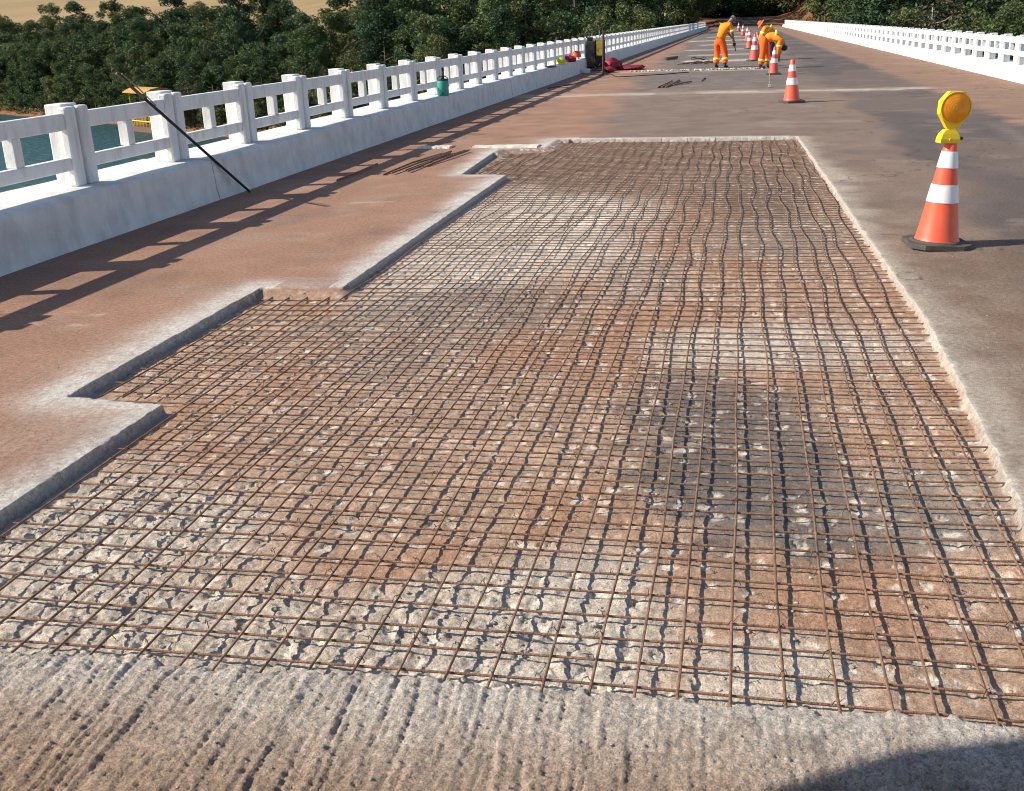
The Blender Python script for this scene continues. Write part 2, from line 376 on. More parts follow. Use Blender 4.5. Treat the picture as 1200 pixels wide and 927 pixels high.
# chip marks left by the breaker: positions shared by height and colour
_rng = np.random.RandomState(5)
def chip_field(x, y):
    """returns hollow depth and fresh-face weight, one or so chip per mesh opening"""
    dep = np.zeros(x.shape); col = np.zeros(x.shape)
    S = 0.098; wob = fbm(x*60, y*60, 79, 2)
    gx = np.floor(x/S); gy = np.floor(y/S)
    for ox in (-1, 0, 1):
        for oy in (-1, 0, 1):
            cx = gx+ox; cy = gy+oy
            on = _hash(cx, cy, 71) > 0.30
            px = (cx+0.2+0.6*_hash(cx, cy, 72))*S; py = (cy+0.2+0.6*_hash(cx, cy, 73))*S
            r = 0.011+0.017*_hash(cx, cy, 74)**1.3; an = PI*_hash(cx, cy, 75)
            ca, sa = np.cos(an), np.sin(an); dx = x-px; dy = y-py
            u = (dx*ca+dy*sa)/(r*(1.0+0.9*_hash(cx, cy, 76))); v = (-dx*sa+dy*ca)/r
            k1 = _hash(cx, cy, 78)-0.5
            q = np.maximum(np.maximum(np.abs(u), np.abs(v+k1*u)*1.05), np.abs(0.75*v-0.8*u)*0.9) + (wob-0.5)*0.9
            ramp = np.clip(0.5+0.5*u, 0, 1)
            g = np.where(q < 1, ramp*np.clip((1-q)*5, 0, 1), 0)*on      # a facet that dives to a broken lip
            dep = np.maximum(dep, g*r*0.5)
            col = np.maximum(col, np.clip((1.05-q)*4, 0, 1)*on*(0.35+0.65*_hash(cx, cy, 77)))
    return dep, col

def rubble_zone(x, y):
    n = fbm(x*1.6, y*1.6, 51, 3)
    a = sstep(0.25, -0.25, (y-2.78)+(x+0.9)*0.22+(n-0.5)*0.9)*sstep(0.15, -0.35, x+(n-0.5)*0.5)
    b = blob(x, y, -2.35, 3.05, 0.5, 0.5, (n-0.5)*0.8)
    return np.clip(a+b*0.6, 0, 1)

def floor_base(x, y):
    return 0.050 + 0.005*sstep(-1.9, -2.7, x) - 0.008*sstep(0.7, 1.0, x)

def pit_surface(x, y, sd):
    n1 = fbm(x*1.3, y*0.8, 61, 4); n2 = fbm(x*7, y*7, 63, 4); n3 = fbm(x*28, y*28, 65, 3)
    rz = rubble_zone(x, y)
    chd, chc = chip_field(x, y)
    base = floor_base(x, y)
    rid = 1-np.abs(2*fbm(x*15, y*15, 67, 3)-1)
    big = fbm(x*10+3, y*11, 69, 2)
    z = -base + (n2-0.5)*0.010 + (n3-0.5)*0.006 + (fbm(x*75, y*75, 66, 2)-0.5)*0.005 - chd
    bl1 = np.abs(2*big-1); bl2 = np.abs(2*fbm(x*26, y*26, 68, 3)-1); bl3 = np.abs(2*fbm(x*60, y*60, 64, 2)-1)
    z += rz*0.8*(np.minimum(bl1-0.25, 0.10)*0.034 + np.minimum(bl2-0.25, 0.2)*0.014 + (bl3-0.25)*0.008 - 0.006)
    # colours: pink laterite stain over grey concrete
    c = np.zeros(x.shape+(3,)) + np.array((0.45, 0.31, 0.225))
    c = mixc(c, (0.30, 0.215, 0.165), sstep(8.5, 14, y+n1*4))
    c = c*(0.72+0.56*n2[..., None])*(0.8+0.4*n3[..., None])
    rd = sstep(0.5, 0.7, fbm(x*1.9+4, y*1.5, 81, 4)); c = mixc(c, (0.42, 0.235, 0.145), rd*0.7*sstep(11, 7, y))
    wob = (n1-0.5)*1.1+(n2-0.5)*0.5
    pale = np.array((0.60, 0.535, 0.46)); grey = np.array((0.175, 0.15, 0.135)); mid = np.array((0.33, 0.285, 0.245))
    for (cx, cy, rx, ry, cc, a) in (
            (-0.42, 2.55, 0.26, 0.5, pale, 0.8), (0.05, 4.0, 0.42, 0.75, grey, 0.95), (0.35, 3.5, 0.5, 0.33, grey, 0.8), (0.75, 3.6, 0.35, 0.4, mid, 0.6),
            (-0.25, 4.55, 0.3, 0.5, grey, 0.6), (0.3, 5.5, 0.75, 0.45, pale, 0.75), (-1.7, 8.6, 0.95, 2.2, pale*1.08, 1.0),
            (-1.45, 6.2, 0.6, 0.5, grey, 0.55), (-1.9, 5.4, 0.5, 0.7, mid, 0.5), (0.35, 8.6, 0.55, 1.0, mid, 0.75), (0.2, 10.5, 0.5, 1.4, grey, 0.5),
            (-0.6, 6.9, 0.35, 0.7, mid, 0.5), (-0.35, 12.5, 0.7, 1.1, mid, 0.25), (0.15, 2.42, 0.22, 0.22, pale, 0.7)):
        k = blob(x, y, cx, cy, rx, ry, wob)*a
        c = c*(1-k[..., None]) + (cc*(0.7+0.6*n2[..., None]))*k[..., None]
    c = mixc(c, pale*0.92, rz*0.85) * (1-0.25*rz[..., None]*(0.5-n3[..., None])*2)
    c = mixc(c, (0.74, 0.67, 0.58), np.clip(chc*1.2, 0, 1)*(0.6+0.5*n3)*0.9)
    edge = sstep(np.where(x > 0.7, 0.035, 0.07), 0.0, sd)
    sand = ((y > 6.0) & (y < 6.5) & (x < -2.4))
    c = mixc(c, (0.43, 0.40, 0.365), edge*np.where(sand, 0.1, 0.85))
    return z, np.clip(c, 0.02, 0.75)

def road_sheet(xs, ys, fine=False):
    X, Y = np.meshgrid(xs, ys)
    sdj = None
    if fine:
        ja = np.where(X < -2.3, 0.013, 0.04); jx = X + (fbm(X*11, Y*11, 91, 4, 0.65)-0.5)*ja; jy = Y + (fbm(X*11+5, Y*11, 93, 4, 0.65)-0.5)*np.where(Y < 3, 0.075, ja)
        sdj = pit_sdf(jx, jy)
    else:
        sdj = pit_sdf(X, Y)
    C = road_color(X, Y, sdj)
    Z = np.zeros_like(X)
    return X, Y, Z, C, sdj

def spaced(a, b, fn):
    out = [a]
    while out[-1] < b: out.append(out[-1]+fn(out[-1]))
    out[-1] = b
    if len(out) > 2 and out[-1]-out[-2] < 0.3*fn(b): out.pop(-2)
    return np.array(out)
XF0, XF1, YF0, YF1 = -3.6, 1.6, 1.3, 16.0
xs = np.concatenate([np.linspace(XF0, -3.3, 16)[:-1], np.linspace(-3.3, 1.15, 760)[:-1], np.linspace(1.15, XF1, 22)])
ys = spaced(YF0, YF1, lambda y: min(0.026, max(0.0042, 0.00088*y*y)))
X, Y, Z, C, SD = road_sheet(xs, ys, True)
fade = sstep(XF0, XF0+0.3, X)*sstep(XF1, XF1-0.3, X)*sstep(YF0, YF0+0.1, Y)*sstep(YF1, YF1-0.25, Y)
# deck relief: scarified grooves in front, fine pitting elsewhere
fg = sstep(2.6, 2.1, Y)
ang = 0.13
gu = X+Y*0.05+(fbm(X*3, Y*3, 115, 3)-0.5)*0.05
gro = fbm(gu*74, Y*1.8, 101, 3, 0.5)
gro2 = fbm(gu*100, Y*14, 102, 2)
clod = fbm(X*85, Y*70, 104, 3)
Z = ((fbm(X*40, Y*40, 103, 3)-0.5)*0.0035*(1-fg) + fg*((gro-0.5)*(0.012*sstep(0.5, -0.6, X)+0.004)+(gro2-0.5)*0.006+(np.abs(2*clod-1)-0.3)*0.0065+(fbm(X*130, Y*130, 105, 2, 0.7)-0.5)*0.0095))*fade
heave = np.exp(-(np.maximum(-SD, 0)/0.05)**2)
Z += -heave*np.where(Y < 2.5, 0.012, 0.0)*fbm(X*14, Y*14, 107, 3)
ZP, CP = pit_surface(X, Y, SD)
wall = np.where(Y < 2.6, 0.05, np.where(X > 0.5, 0.022, 0.009))
wall = np.where(Y > 15, 0.03, wall)
nf = np.where((Y > 5.5) & (Y < 6.5), sstep(-2.42, -2.55, X)*(1-sstep(0.0, 0.17, 6.36-Y)), 0)
ZP = ZP*(1-0.82*nf)
CP = mixc(CP, (0.34, 0.20, 0.135), nf*0.8)
wall = np.where((Y > 13.9) & (X < -2.4), 0.25, wall)
t = sstep(0.0, 1.0, SD/wall)
ZH = Z*(1-t) + ZP*t
tc_ = sstep(-0.004, 0.006, SD)
CC = C*(1-tc_[..., None]) + CP*tc_[..., None]
cell = (SD[:-1, :-1]+SD[1:, 1:]+SD[:-1, 1:]+SD[1:, :-1])/4
def deck_rough(x, y): return 0.38+0.6*sstep(1.0, 1.25, x)*sstep(11, 6, y)
AL = np.clip(deck_rough(X, Y)+0.75*fg+0.5*np.exp(-(SD/0.12)**2), 0, 1.1)
structure(ob('road', grid_mesh('road', X, Y, ZH, CC, keep=cell <= 0, material=M['road'], A=AL)))
structure(ob('excavated_floor', grid_mesh('excavated_floor', X, Y, ZH, CC, keep=cell > 0, material=M['pit'])))
def floor_z(px, py):
    i = np.searchsorted(ys, py); j = np.searchsorted(xs, px)
    return float(ZH[min(i, len(ys)-1), min(j, len(xs)-1)])
KERB_L, KERB_R = -5.2, 6.13
BR0, BR1 = -30.0, 178.0
for (xa, xb, ya, yb, dx, fn) in (
        (KERB_L-0.05, XF0, YF0, YF1, 0.028, lambda y: min(0.08, max(0.012, 0.0016*y*y))),
        (XF1, KERB_R+0.05, YF0, YF1, 0.035, lambda y: min(0.08, max(0.012, 0.0016*y*y))),
        (KERB_L-0.05, KERB_R+0.05, YF1, 60, 0.06, lambda y: 0.1),
        (KERB_L-0.05, KERB_R+0.05, 60, BR1, 0.16, lambda y: 0.4),
        (KERB_L-0.05, KERB_R+0.05, BR0, YF0, 0.2, lambda y: 0.2)):
    X_, Y_, Z_, C_, S_ = road_sheet(np.linspace(xa, xb, int((xb-xa)/dx)+2), spaced(ya, yb, fn))
    structure(ob('road', grid_mesh('road', X_, Y_, Z_, C_, material=M['road'], A=deck_rough(X_, Y_))))

# lip of the expansion joint on the left lane
b = MB()
for x0, x1 in ((-4.42, -3.95), (-3.62, -2.7)):
    n = 14; top = []
    for i in range(n):
        xx = x0+(x1-x0)*i/(n-1)
        top.append((xx, 14.48+random.uniform(-.02, .02), 0.006+random.uniform(.01, .022)))
    vs = []
    for (xx, yy, zz) in top: vs += [(xx, yy-0.03, -0.01), (xx, yy, zz), (xx, yy+0.22, zz*0.9), (xx, yy+0.40, -0.01)]
    b.add(vs, [(4*i+k, 4*i+4+k, 4*i+5+k, 4*i+1+k) for i in range(n-1) for k in range(3)]+[(0, 1, 2, 3), (4*n-1, 4*n-2, 4*n-3, 4*n-4)])
structure(b.build('joint_lip', M['dust']))

# ------------------------------------------------------------------ bridge deck, kerbs and railings
b = MB(); b.box(-6.3, BR0, -0.75, 7.3, BR1, -0.16); structure(b.build('bridge_deck', M['concrete']))
b = MB()
for yy in range(-20, 175, 28):
    for xx in (-3.5, 4.5): b.lathe([(0.7, -14), (0.7, -1.2)], 16, c=(xx, yy, 0))
    b.box(-5.4, yy-0.7, -1.4, 6.4, yy+0.7, -0.752, 0.03)
structure(b.build('bridge_pier', M['concrete']))
def kerb(side, x_face, material, KH=0.41):
    """ledge cast in lengths with open joints"""
    rr = random.Random(3+side)
    prof0 = [(0.0, -0.02), (-0.03, 0.12), (-0.055, KH-0.025), (-0.085, KH), (-0.80, KH+0.01), (-0.80, -0.16)]
    y = BR0; b = MB(); L = 5.0
    while y < BR1:
        y1 = min(y+L, BR1); n = 6 if -5 < y < 60 else 2
        rings = []
        for i in range(n+1):
            yy = y+0.006+(y1-y-0.012)*i/n
            rings.append([(x_face + side*(-px) + rr.uniform(-.006, .006), yy, pz+(rr.uniform(-.006, .006) if pz > 0 else 0)) for px, pz in prof0])
        m = len(prof0); vs = [p for r in rings for p in r]
        fs = [(i*m+k, i*m+(k+1) % m, (i+1)*m+(k+1) % m, (i+1)*m+k) for i in range(n) for k in range(m)]
        fs += [tuple(range(m-1, -1, -1)), tuple(n*m+k for k in range(m))]
        if side < 0: fs = [f[::-1] for f in fs]
        b.add(vs, fs); y = y1
    return structure(b.build('kerb', material))
kerb(-1, KERB_L, M['kerb']); kerb(1, KERB_R, M['kerb_white'], 0.30)

BAY = 1.65
def railing(side, x_face, y_first, label, far_y, z0=0.41, hm=(0.14, 0.25), ht=(0.475, 0.615), hp=0.685):
    """x_face: plane of the pilaster faces turned to the road"""
    s = side
    root = thing('bridge_railing', label, 'railing', (x_face, 0, z0))
    def bx(mb, u0, u1, y0, y1, z0, z1, bev=0.008):
        xa, xb = sorted((s*u0, s*u1)); return mb.box(xa, y0, z0, xb, y1, z1, bev)
    pm = MB()
    bx(pm, 0.075, 0.235, -0.115, 0.115, 0.0, hp, 0.01)          # core post
    for yy in (-0.095, 0.095):                                    # the two pilasters either side of the joint
        bx(pm, 0.0, 0.09, yy-0.072, yy+0.072, 0.0, hp-0.02, 0.02)
    post = pm.mesh('post', M['paint'])
    clear = BAY-0.334
    r1 = MB(); bx(r1, 0.022, 0.088, 0.167, 0.167+clear, *ht, 0.01); top = r1.mesh('top_rail', M['paint'])
    r2 = MB(); bx(r2, 0.022, 0.088, 0.167, 0.167+clear, *hm, 0.01); midr = r2.mesh('mid_rail', M['paint'])
    r3 = MB(); bx(r3, 0.028, 0.125, BAY/2-0.052, BAY/2+0.052, hm[1], ht[0], 0.006); bal = r3.mesh('baluster', M['paint'])
    y = y_first
    while y < far_y:
        for nm, me in (('post', post), ('top_rail', top), ('mid_rail', midr), ('baluster', bal)):
            o = ob(nm, me, root, (0, y, 0))
        y += BAY
    fb = MB()
    src = MB()
    bx(src, 0.075, 0.235, -0.115, 0.115, 0.0, hp, 0)
    bx(src, 0.0, 0.075, -0.167, 0.167, 0.0, hp-0.02, 0)
    bx(src, 0.022, 0.088, 0.167, 0.167+clear, *ht, 0); bx(src, 0.022, 0.088, 0.167, 0.167+clear, *hm, 0)
    bx(src, 0.028, 0.125, BAY/2-0.052, BAY/2+0.052, hm[1]+0.0005, ht[0]-0.0005, 0)
    while y < BR1-1:
        fb.add([(v[0], v[1]+y, v[2]) for v in src.v], src.f); y += BAY
    o = fb.build('far_bay', M['paint'], root); o['kind'] = 'stuff'
    return root
railing(-1, -5.53, 8.28-BAY*6, 'white concrete railing along the left kerb above the river, its road side in shade', 96)
railing(1, 6.46, 3.6, 'white sunlit concrete railing along the right kerb with dark gaps below its rail', 110, 0.30, (0.20, 0.32), (0.49, 0.63), 0.68)

# ------------------------------------------------------------------ rebar mat
matt = thing('rebar_mat', 'rusty grid of tied reinforcing bars laid over the broken pit floor', 'rebar grid', (0, 0, 0))
rr = random.Random(21)
def left_limit(y):
    if 4.2 < y < 6.33: return -3.06
    if 11.84 < y < 14.36: return -3.1
    return -2.53
def right_limit(y):
    pts = [(2.28, 0.86), (3.5, 1.0), (5.9, 1.055), (10.2, 0.95), (15.5, 0.82)]
    for (a, xa), (c, xb) in zip(pts, pts[1:]):
        if y <= c: return xa+(xb-xa)*(y-a)/(c-a)
    return 0.82
def mat_z(x, y): return -float(floor_base(np.array(x), np.array(y))) + 0.0305 - 0.013*min(1, max(0, (y-4.2)/2.5)) + 0.003*math.sin(x*2.1+y*0.8) + 0.003*math.sin(y*1.7+1)
y = 2.29; RB = 0.0040
while y < 15.42:
    x0 = left_limit(y) + rr.uniform(0.015, 0.08); x1 = right_limit(y) - rr.uniform(-0.015, 0.05)
    if y < 2.36: x0 = -2.45
    sk = rr.uniform(-0.012, 0.012); ph = rr.uniform(0, 6.3); pts = []
    n = 26 if y < 6 else 14
    for i in range(n+1):
        x = x0+(x1-x0)*i/n
        yy = y + sk*(x+0.8)*0.5 + 0.007*math.sin(x*1.6+ph) + 0.022*(x+0.8)
        pts.append((x, yy, mat_z(x, y)-0.0085+0.001*math.sin(x*5+ph)))
    mb = MB(); mb.tube(pts, RB, 7 if y < 6 else 5)
    auto_smooth(mb.build('rebar', M['rebar'], matt), 60)
    y += 0.117 + rr.uniform(-0.009, 0.009)
LON = []
x = -2.46
while x < 0.97: LON.append((x, 2.18, 15.46)); x += 0.125
for k in range(4): LON.append((-2.585-0.125*k, 4.24, 6.3))
for k in range(4): LON.append((-2.585-0.125*k, 11.9, 14.25))
for (x, y0, y1) in LON:
    x += rr.uniform(-0.012, 0.012); ph = rr.uniform(0, 6.3); ph2 = rr.uniform(0, 6.3); pts = []
    if x > 0.86: y0 = 2.7
    yy = y0
    while yy < y1+0.001:
        wv = min(1.0, max(0.25, (yy-3)/6))
        xx = x + 0.016*wv*math.sin(yy*1.9+ph) + 0.012*wv*math.sin(yy*4.3+ph2) + 0.010*math.sin(yy*0.5+ph2)
        if x > 0.5: xx -= max(0, (yy-6))*0.012*(x-0.3)
        if xx > right_limit(yy)-0.02: xx = right_limit(yy)-0.02
        pts.append((xx, yy, mat_z(xx, yy) + 0.004*wv*math.sin(yy*5+ph)))
        yy += 0.07 if yy < 5 else 0.14
    mb = MB(); mb.tube(pts, 0.0042, 6)
    auto_smooth(mb.build('rebar', M['rebar'], matt), 60)
wm = MB()
yv = 2.29
while yv < 7:
    for (x, y0, y1) in LON:
        if y0 < yv < y1 and rr.random() < 0.4:
            cx, cy, cz = x+rr.uniform(-.008, .008), yv+rr.uniform(-.006, .006), mat_z(x, yv)+0.006
            a = rr.choice((-1, 1))
            wm.tube([(cx-0.011*a, cy-0.011, cz-0.006), (cx-0.004*a, cy-0.004, cz+0.011), (cx+0.006*a, cy+0.006, cz+0.011), (cx+0.012*a, cy+0.012, cz-0.006)], 0.0013, 4)
            wm.tube([(cx, cy, cz+0.008), (cx+rr.uniform(-.02, .02), cy+rr.uniform(-.02, .02), cz+0.014+rr.random()*0.01)], 0.0012, 4)
    yv += 0.1125
o = wm.build('tie_wire', M['wire'], matt); o['kind'] = 'stuff'

# loose chips and crumbs of concrete
def stone_mesh(rs):
    bm = bmesh.new(); bmesh.ops.create_icosphere(bm, subdivisions=1, radius=1)
    for v in bm.verts: v.co *= rs.uniform(0.65, 1.1); v.co.z *= 0.6
    r = ([v.co.copy() for v in bm.verts], [[q.index for q in f.verts] for f in bm.faces]); bm.free(); return r
st = [stone_mesh(rr) for _ in range(6)]
mb = MB()
def scatter(n, fx, fy, size, test):
    c = 0; tries = 0
    while c < n and tries < n*20:
        tries += 1
        px, py = fx(), fy()
        k = test(px, py)
        if rr.random() > k: continue
        s = size(); vs, fs = rr.choice(st); an = rr.uniform(0, 6.3); ca, sa = math.cos(an)*s, math.sin(an)*s
        pz = floor_z(px, py)+s*0.25
        mb.add([(px+v.x*ca-v.y*sa, py+v.x*sa+v.y*ca, pz+v.z*s) for v in vs], fs); c += 1
def insd(px, py): return float(pit_sdf(np.array([px]), np.array([py]))[0])
scatter(260, lambda: rr.uniform(-2.5, 0.1), lambda: rr.uniform(2.2, 3.3), lambda: 0.003+0.011*rr.random()**3,
        lambda a, c: 1.0 if insd(a, c) > 0.03 and float(rubble_zone(np.array([a]), np.array([c]))[0]) > 0.4 else 0)
scatter(700, lambda: rr.uniform(-3.0, 1.0), lambda: 2.3+5*rr.random()**1.5, lambda: 0.003+0.008*rr.random()**2, lambda a, c: 1 if insd(a, c) > 0.03 else 0)
scatter(500, lambda: rr.uniform(-3.5, 1.5), lambda: 1.7+6*rr.random()**1.6, lambda: 0.0018+0.004*rr.random()**2, lambda a, c: 1 if -0.5 < insd(a, c) < -0.01 else 0)
o = mb.build('rubble', M['stone']); tag(o, 'loose chips of pale concrete lying in the pit under the bars', 'rubble', kind='stuff')

# ------------------------------------------------------------------ river, banks, far hillside
WATER = -9.0
def bank_y(x):
    xp = [-600, -300, -140, -79, -49, -20, 0, 40, 120, 300, 600]
    yp = [420, 262, 168, 128, 105, 87, 78, 72, 78, 120, 200]
    return np.interp(x, xp, yp)
def terrain(x, y):
    x = np.asarray(x, float); y = np.asarray(y, float)
    d = (y-bank_y(x))*0.82
    z = np.interp(d, [-400, -30, 0, 5, 40, 100, 200, 300, 600, 1200], [-14, -13, -9, -7.0, -4.6, -1.4, 8, 19, 60, 130])
    near = -y-75.0                                     # the bank behind the camera
    z = np.maximum(z, np.interp(near, [-30, 0, 10, 60, 300, 800], [-13, -9, -6.5, -1, 12, 40]))
    z = z + (fbm(x*0.03, y*0.03, 201, 4)-0.5)*2.4*sstep(0, 20, np.maximum(d, near)) + (fbm(x*0.3, y*0.3, 203, 3)-0.5)*0.5*sstep(-2, 4, np.maximum(d, near))
    z = z + 4.0*np.exp(-((x-13)/3.6)**2-((y-BR1-38)/22)**2)
    # the road cutting at either end of the bridge
    k = sstep(13, 6.5, np.abs(x-0.5))*np.maximum(sstep(BR1-16, BR1+1, y), sstep(BR0+4, BR0-2, y))
    rz = road_z(y) - 0.12
    z = z*(1-k)+rz*k
    return z
def road_z(y):
    y = np.asarray(y, float)
    return np.interp(y, [0, BR1, BR1+20, BR1+150, BR1+400], [0, 0, 0.2, 3.6, 24])
def axis(lo, hi, f0, f1, step, big):
    a = list(np.arange(lo, f0, big)); a += list(np.arange(f0, f1, step)); a += list(np.arange(f1, hi+big, big)); return np.array(a)
tx = axis(-2200, 2200, -320, 200, 2.5, 60); ty = axis(-1500, 3000, -160, 420, 2.5, 60)
TX, TY = np.meshgrid(tx, ty); TZ = terrain(TX, TY)
def terrain_color(x, y, z):
    d = (y-bank_y(x))*0.82
    n = fbm(x*0.12, y*0.12, 211, 4); n2 = fbm(x*0.7, y*0.7, 213, 3)
    c = np.zeros(x.shape+(3,)) + np.array((0.07, 0.085, 0.032))
    c = mixc(c, (0.16, 0.14, 0.06), sstep(0.45, 0.7, n)*0.6)
    c = mixc(c, (0.24, 0.105, 0.055), sstep(8, 1, d+(n-0.5)*8)*0.9)
    rows = 0.5+0.5*np.sin((x*0.35+y)*0.9+n*3)
    fld = sstep(30, 44, d+(n-0.5)*10)*sstep(-30, -48, x+ (n-0.5)*8)
    fc = np.array((0.33, 0.235, 0.115))*(0.86+0.16*rows[..., None])*(0.8+0.4*n2[..., None])
    c = c*(1-fld[..., None])+fc*fld[..., None]
    rd = sstep(19, 13, np.abs(x-0.5))*sstep(BR1-16, BR1-4, y)
    c = mixc(c, (0.26, 0.105, 0.055), rd*0.95)
    return c
me = grid_mesh('ground', TX, TY, TZ, terrain_color(TX, TY, TZ), material=ground_mat('river_bank_soil', grain=1.5, gamt=0.35, bump=0.6, bdist=0.3))
structure(ob('ground', me))
ry = np.arange(BR1, BR1+320, 2.0); RX, RY = np.meshgrid(np.linspace(-5.2, 6.1, 12), ry)
RC = mixc(np.zeros(RX.shape+(3,))+np.array((0.12, 0.095, 0.085)), (0.25, 0.12, 0.07), sstep(3.2, 5.2, np.abs(RX-0.5)+(fbm(RX, RY*0.2, 5, 3)-0.5)*2))
structure(ob('road', grid_mesh('road', RX, RY, road_z(RY)-0.01*(RY > BR1+1), RC, material=M['road'])))

m, nt, bs = new_mat('river_water')
bs.inputs['Base Color'].default_value = (0.016, 0.062, 0.062, 1); bs.inputs['Roughness'].default_value = 0.3
bs.inputs['Specular IOR Level'].default_value = 0.28
tc = N(nt, 'ShaderNodeNewGeometry'); mp = N(nt, 'ShaderNodeMapping'); mp.inputs['Scale'].default_value = (0.7, 1.6, 1)
nt.links.new(tc.outputs['Position'], mp.inputs['Vector'])
no = N(nt, 'ShaderNodeTexNoise'); no.inputs['Scale'].default_value = 1.1; no.inputs['Detail'].default_value = 5
nt.links.new(mp.outputs[0], no.inputs['Vector'])
bp = N(nt, 'ShaderNodeBump'); bp.inputs['Strength'].default_value = 1.0; bp.inputs['Distance'].default_value = 0.6
nt.links.new(no.outputs['Fac'], bp.inputs['Height']); nt.links.new(bp.outputs[0], bs.inputs['Normal'])
WX, WY = np.meshgrid(np.linspace(-1200, 1200, 13), np.linspace(-400, 900, 13))
structure(ob('water', grid_mesh('water', WX, WY, np.full(WX.shape, WATER), material=m)))

# ------------------------------------------------------------------ trees
def leaf_cloud(rs, clumps, per, size):
    """clumps: list of (centre, radius). many small leaf faces through each clump"""
    V = []; Cc = []
    for (c, r) in clumps:
        n = int(per*r*r)
        p = rs.normal(size=(n, 3)); p /= np.linalg.norm(p, axis=1)[:, None]
        p = p*(rs.rand(n, 1)**0.45)*r*np.array((1, 1, 0.8)) + np.array(c)
        a = rs.normal(size=(n, 3)); a[:, 2] *= 0.6; a /= np.linalg.norm(a, axis=1)[:, None]
        b_ = np.cross(a, rs.normal(size=(n, 3))); b_ /= np.linalg.norm(b_, axis=1)[:, None]
        s = size*(0.6+0.8*rs.rand(n, 1))
        q = np.stack([p-a*s, p+b_*s*0.45, p+a*s, p-b_*s*0.45], 1)
        V.append(q.reshape(-1, 3))
        k = 0.75+0.5*rs.rand()
        col = np.array((1, 1, 1))*k*(0.8+0.4*rs.rand(n, 1)) * np.array((1+0.25*(rs.rand()-0.5), 1, 1+0.2*(rs.rand()-0.5)))
        Cc.append(np.repeat(col, 4, 0))
    V = np.concatenate(V); Cc = np.concatenate(Cc); n = len(V)//4
    return V, Cc, n
def leaf_mesh(name, V, Cc, n, material):
    me = bpy.data.meshes.new(name)
    me.vertices.add(len(V)); me.vertices.foreach_set('co', V.astype(np.float32).ravel())
    me.loops.add(n*4); me.loops.foreach_set('vertex_index', np.arange(n*4, dtype=np.int32))
    me.polygons.add(n); me.polygons.foreach_set('loop_start', np.arange(0, n*4, 4, dtype=np.int32)); me.polygons.foreach_set('loop_total', np.full(n, 4, np.int32))
    at = me.attributes.new('col', 'FLOAT_COLOR', 'POINT'); at.data.foreach_set('color', np.concatenate([Cc, np.ones((len(Cc), 1))], 1).astype(np.float32).ravel())
    me.materials.append(material); me.update(calc_edges=True)
    return me
def tree_meshes(seed, H, R, base, leafm, barkm, per=250, size=0.165, nl=8, ncl=34, trunk_r=0.17):
    rs = np.random.RandomState(seed); rn = random.Random(seed)
    tb = MB()
    lean = Vector((rn.uniform(-.6, .6), rn.uniform(-.6, .6), 0))
    def tp(t): return Vector((lean.x*t*t, lean.y*t*t, H*0.8*t))+Vector((0.15*math.sin(t*5+seed), 0.15*math.cos(t*4+seed), 0))*t
    tb.tube([tp(i/7) - (Vector((0, 0, 0.6)) if i == 0 else Vector()) for i in range(8)], [trunk_r*(1.25-1.1*i/7) for i in range(8)], 7)
    clumps = []
    for i in range(nl):
        t = base/H + (0.95-base/H)*(i+0.5)/nl*0.9; an = i*2.4+rn.uniform(-.5, .5); L = R*rn.uniform(.65, 1.0)*(1.0-0.45*abs(t-0.5))
        p0 = tp(min(1, t)); p2 = p0+Vector((math.cos(an)*L, math.sin(an)*L, L*rn.uniform(.3, .75)))
        p1 = (p0+p2)/2+Vector((0, 0, -0.12*L))
        tb.tube([p0, p1, p2], [trunk_r*0.45*(1.1-t*0.6), trunk_r*0.3, trunk_r*0.1], 5)
        clumps.append((p2[:], rn.uniform(.75, 1.25))); clumps.append((((p1+p2)/2)[:], rn.uniform(.6, 1.0)))
    for i in range(ncl):
        an = rn.uniform(0, 2*PI); u = rn.random()**0.5; zz = rn.random()
        prof = math.sin(PI*(0.12+0.8*zz))**0.7
        z = base+(H-base)*zz
        clumps.append(((math.cos(an)*R*u*prof+lean.x*0.6, math.sin(an)*R*u*prof+lean.y*0.6, z), rn.uniform(.55, 1.15)))
    V, Cc, n = leaf_cloud(rs, clumps, per, size)
    return tb.mesh('trunk', barkm, True), leaf_mesh('crown', V, Cc, n, leafm)
KIND = {
    'round': ('dense round dark green tree', [tree_meshes(s, 9.5, 3.6, 1.6, M['leaf'], M['bark']) for s in (1, 2, 3)]),
    'tall': ('tall dark green tree', [tree_meshes(s, 12.5, 3.0, 2.5, M['leaf'], M['bark'], ncl=38) for s in (4, 5)]),
    'light': ('feathery light green tree', [tree_meshes(s, 8.5, 3.0, 1.2, M['leaf_light'], M['pale_bark'], per=160, ncl=28) for s in (6, 7)]),
    'dry': ('thin dry grey brown tree', [tree_meshes(s, 9.0, 2.8, 1.5, M['leaf_dry'], M['pale_bark'], per=80, ncl=22, size=0.17) for s in (8, 9)]),
    'bush': ('low leafy bush', [tree_meshes(s, 3.4, 2.2, 0.2, M['leaf_light' if s == 10 else 'leaf'], M['bark'], per=190, ncl=16, nl=5, size=0.17, trunk_r=0.07) for s in (10, 11, 12)]),
}
POSTPX = [(85, 'first'), (200, 'second'), (285, 'third'), (350, 'fourth'), (403, 'fifth'), (447, 'sixth')]
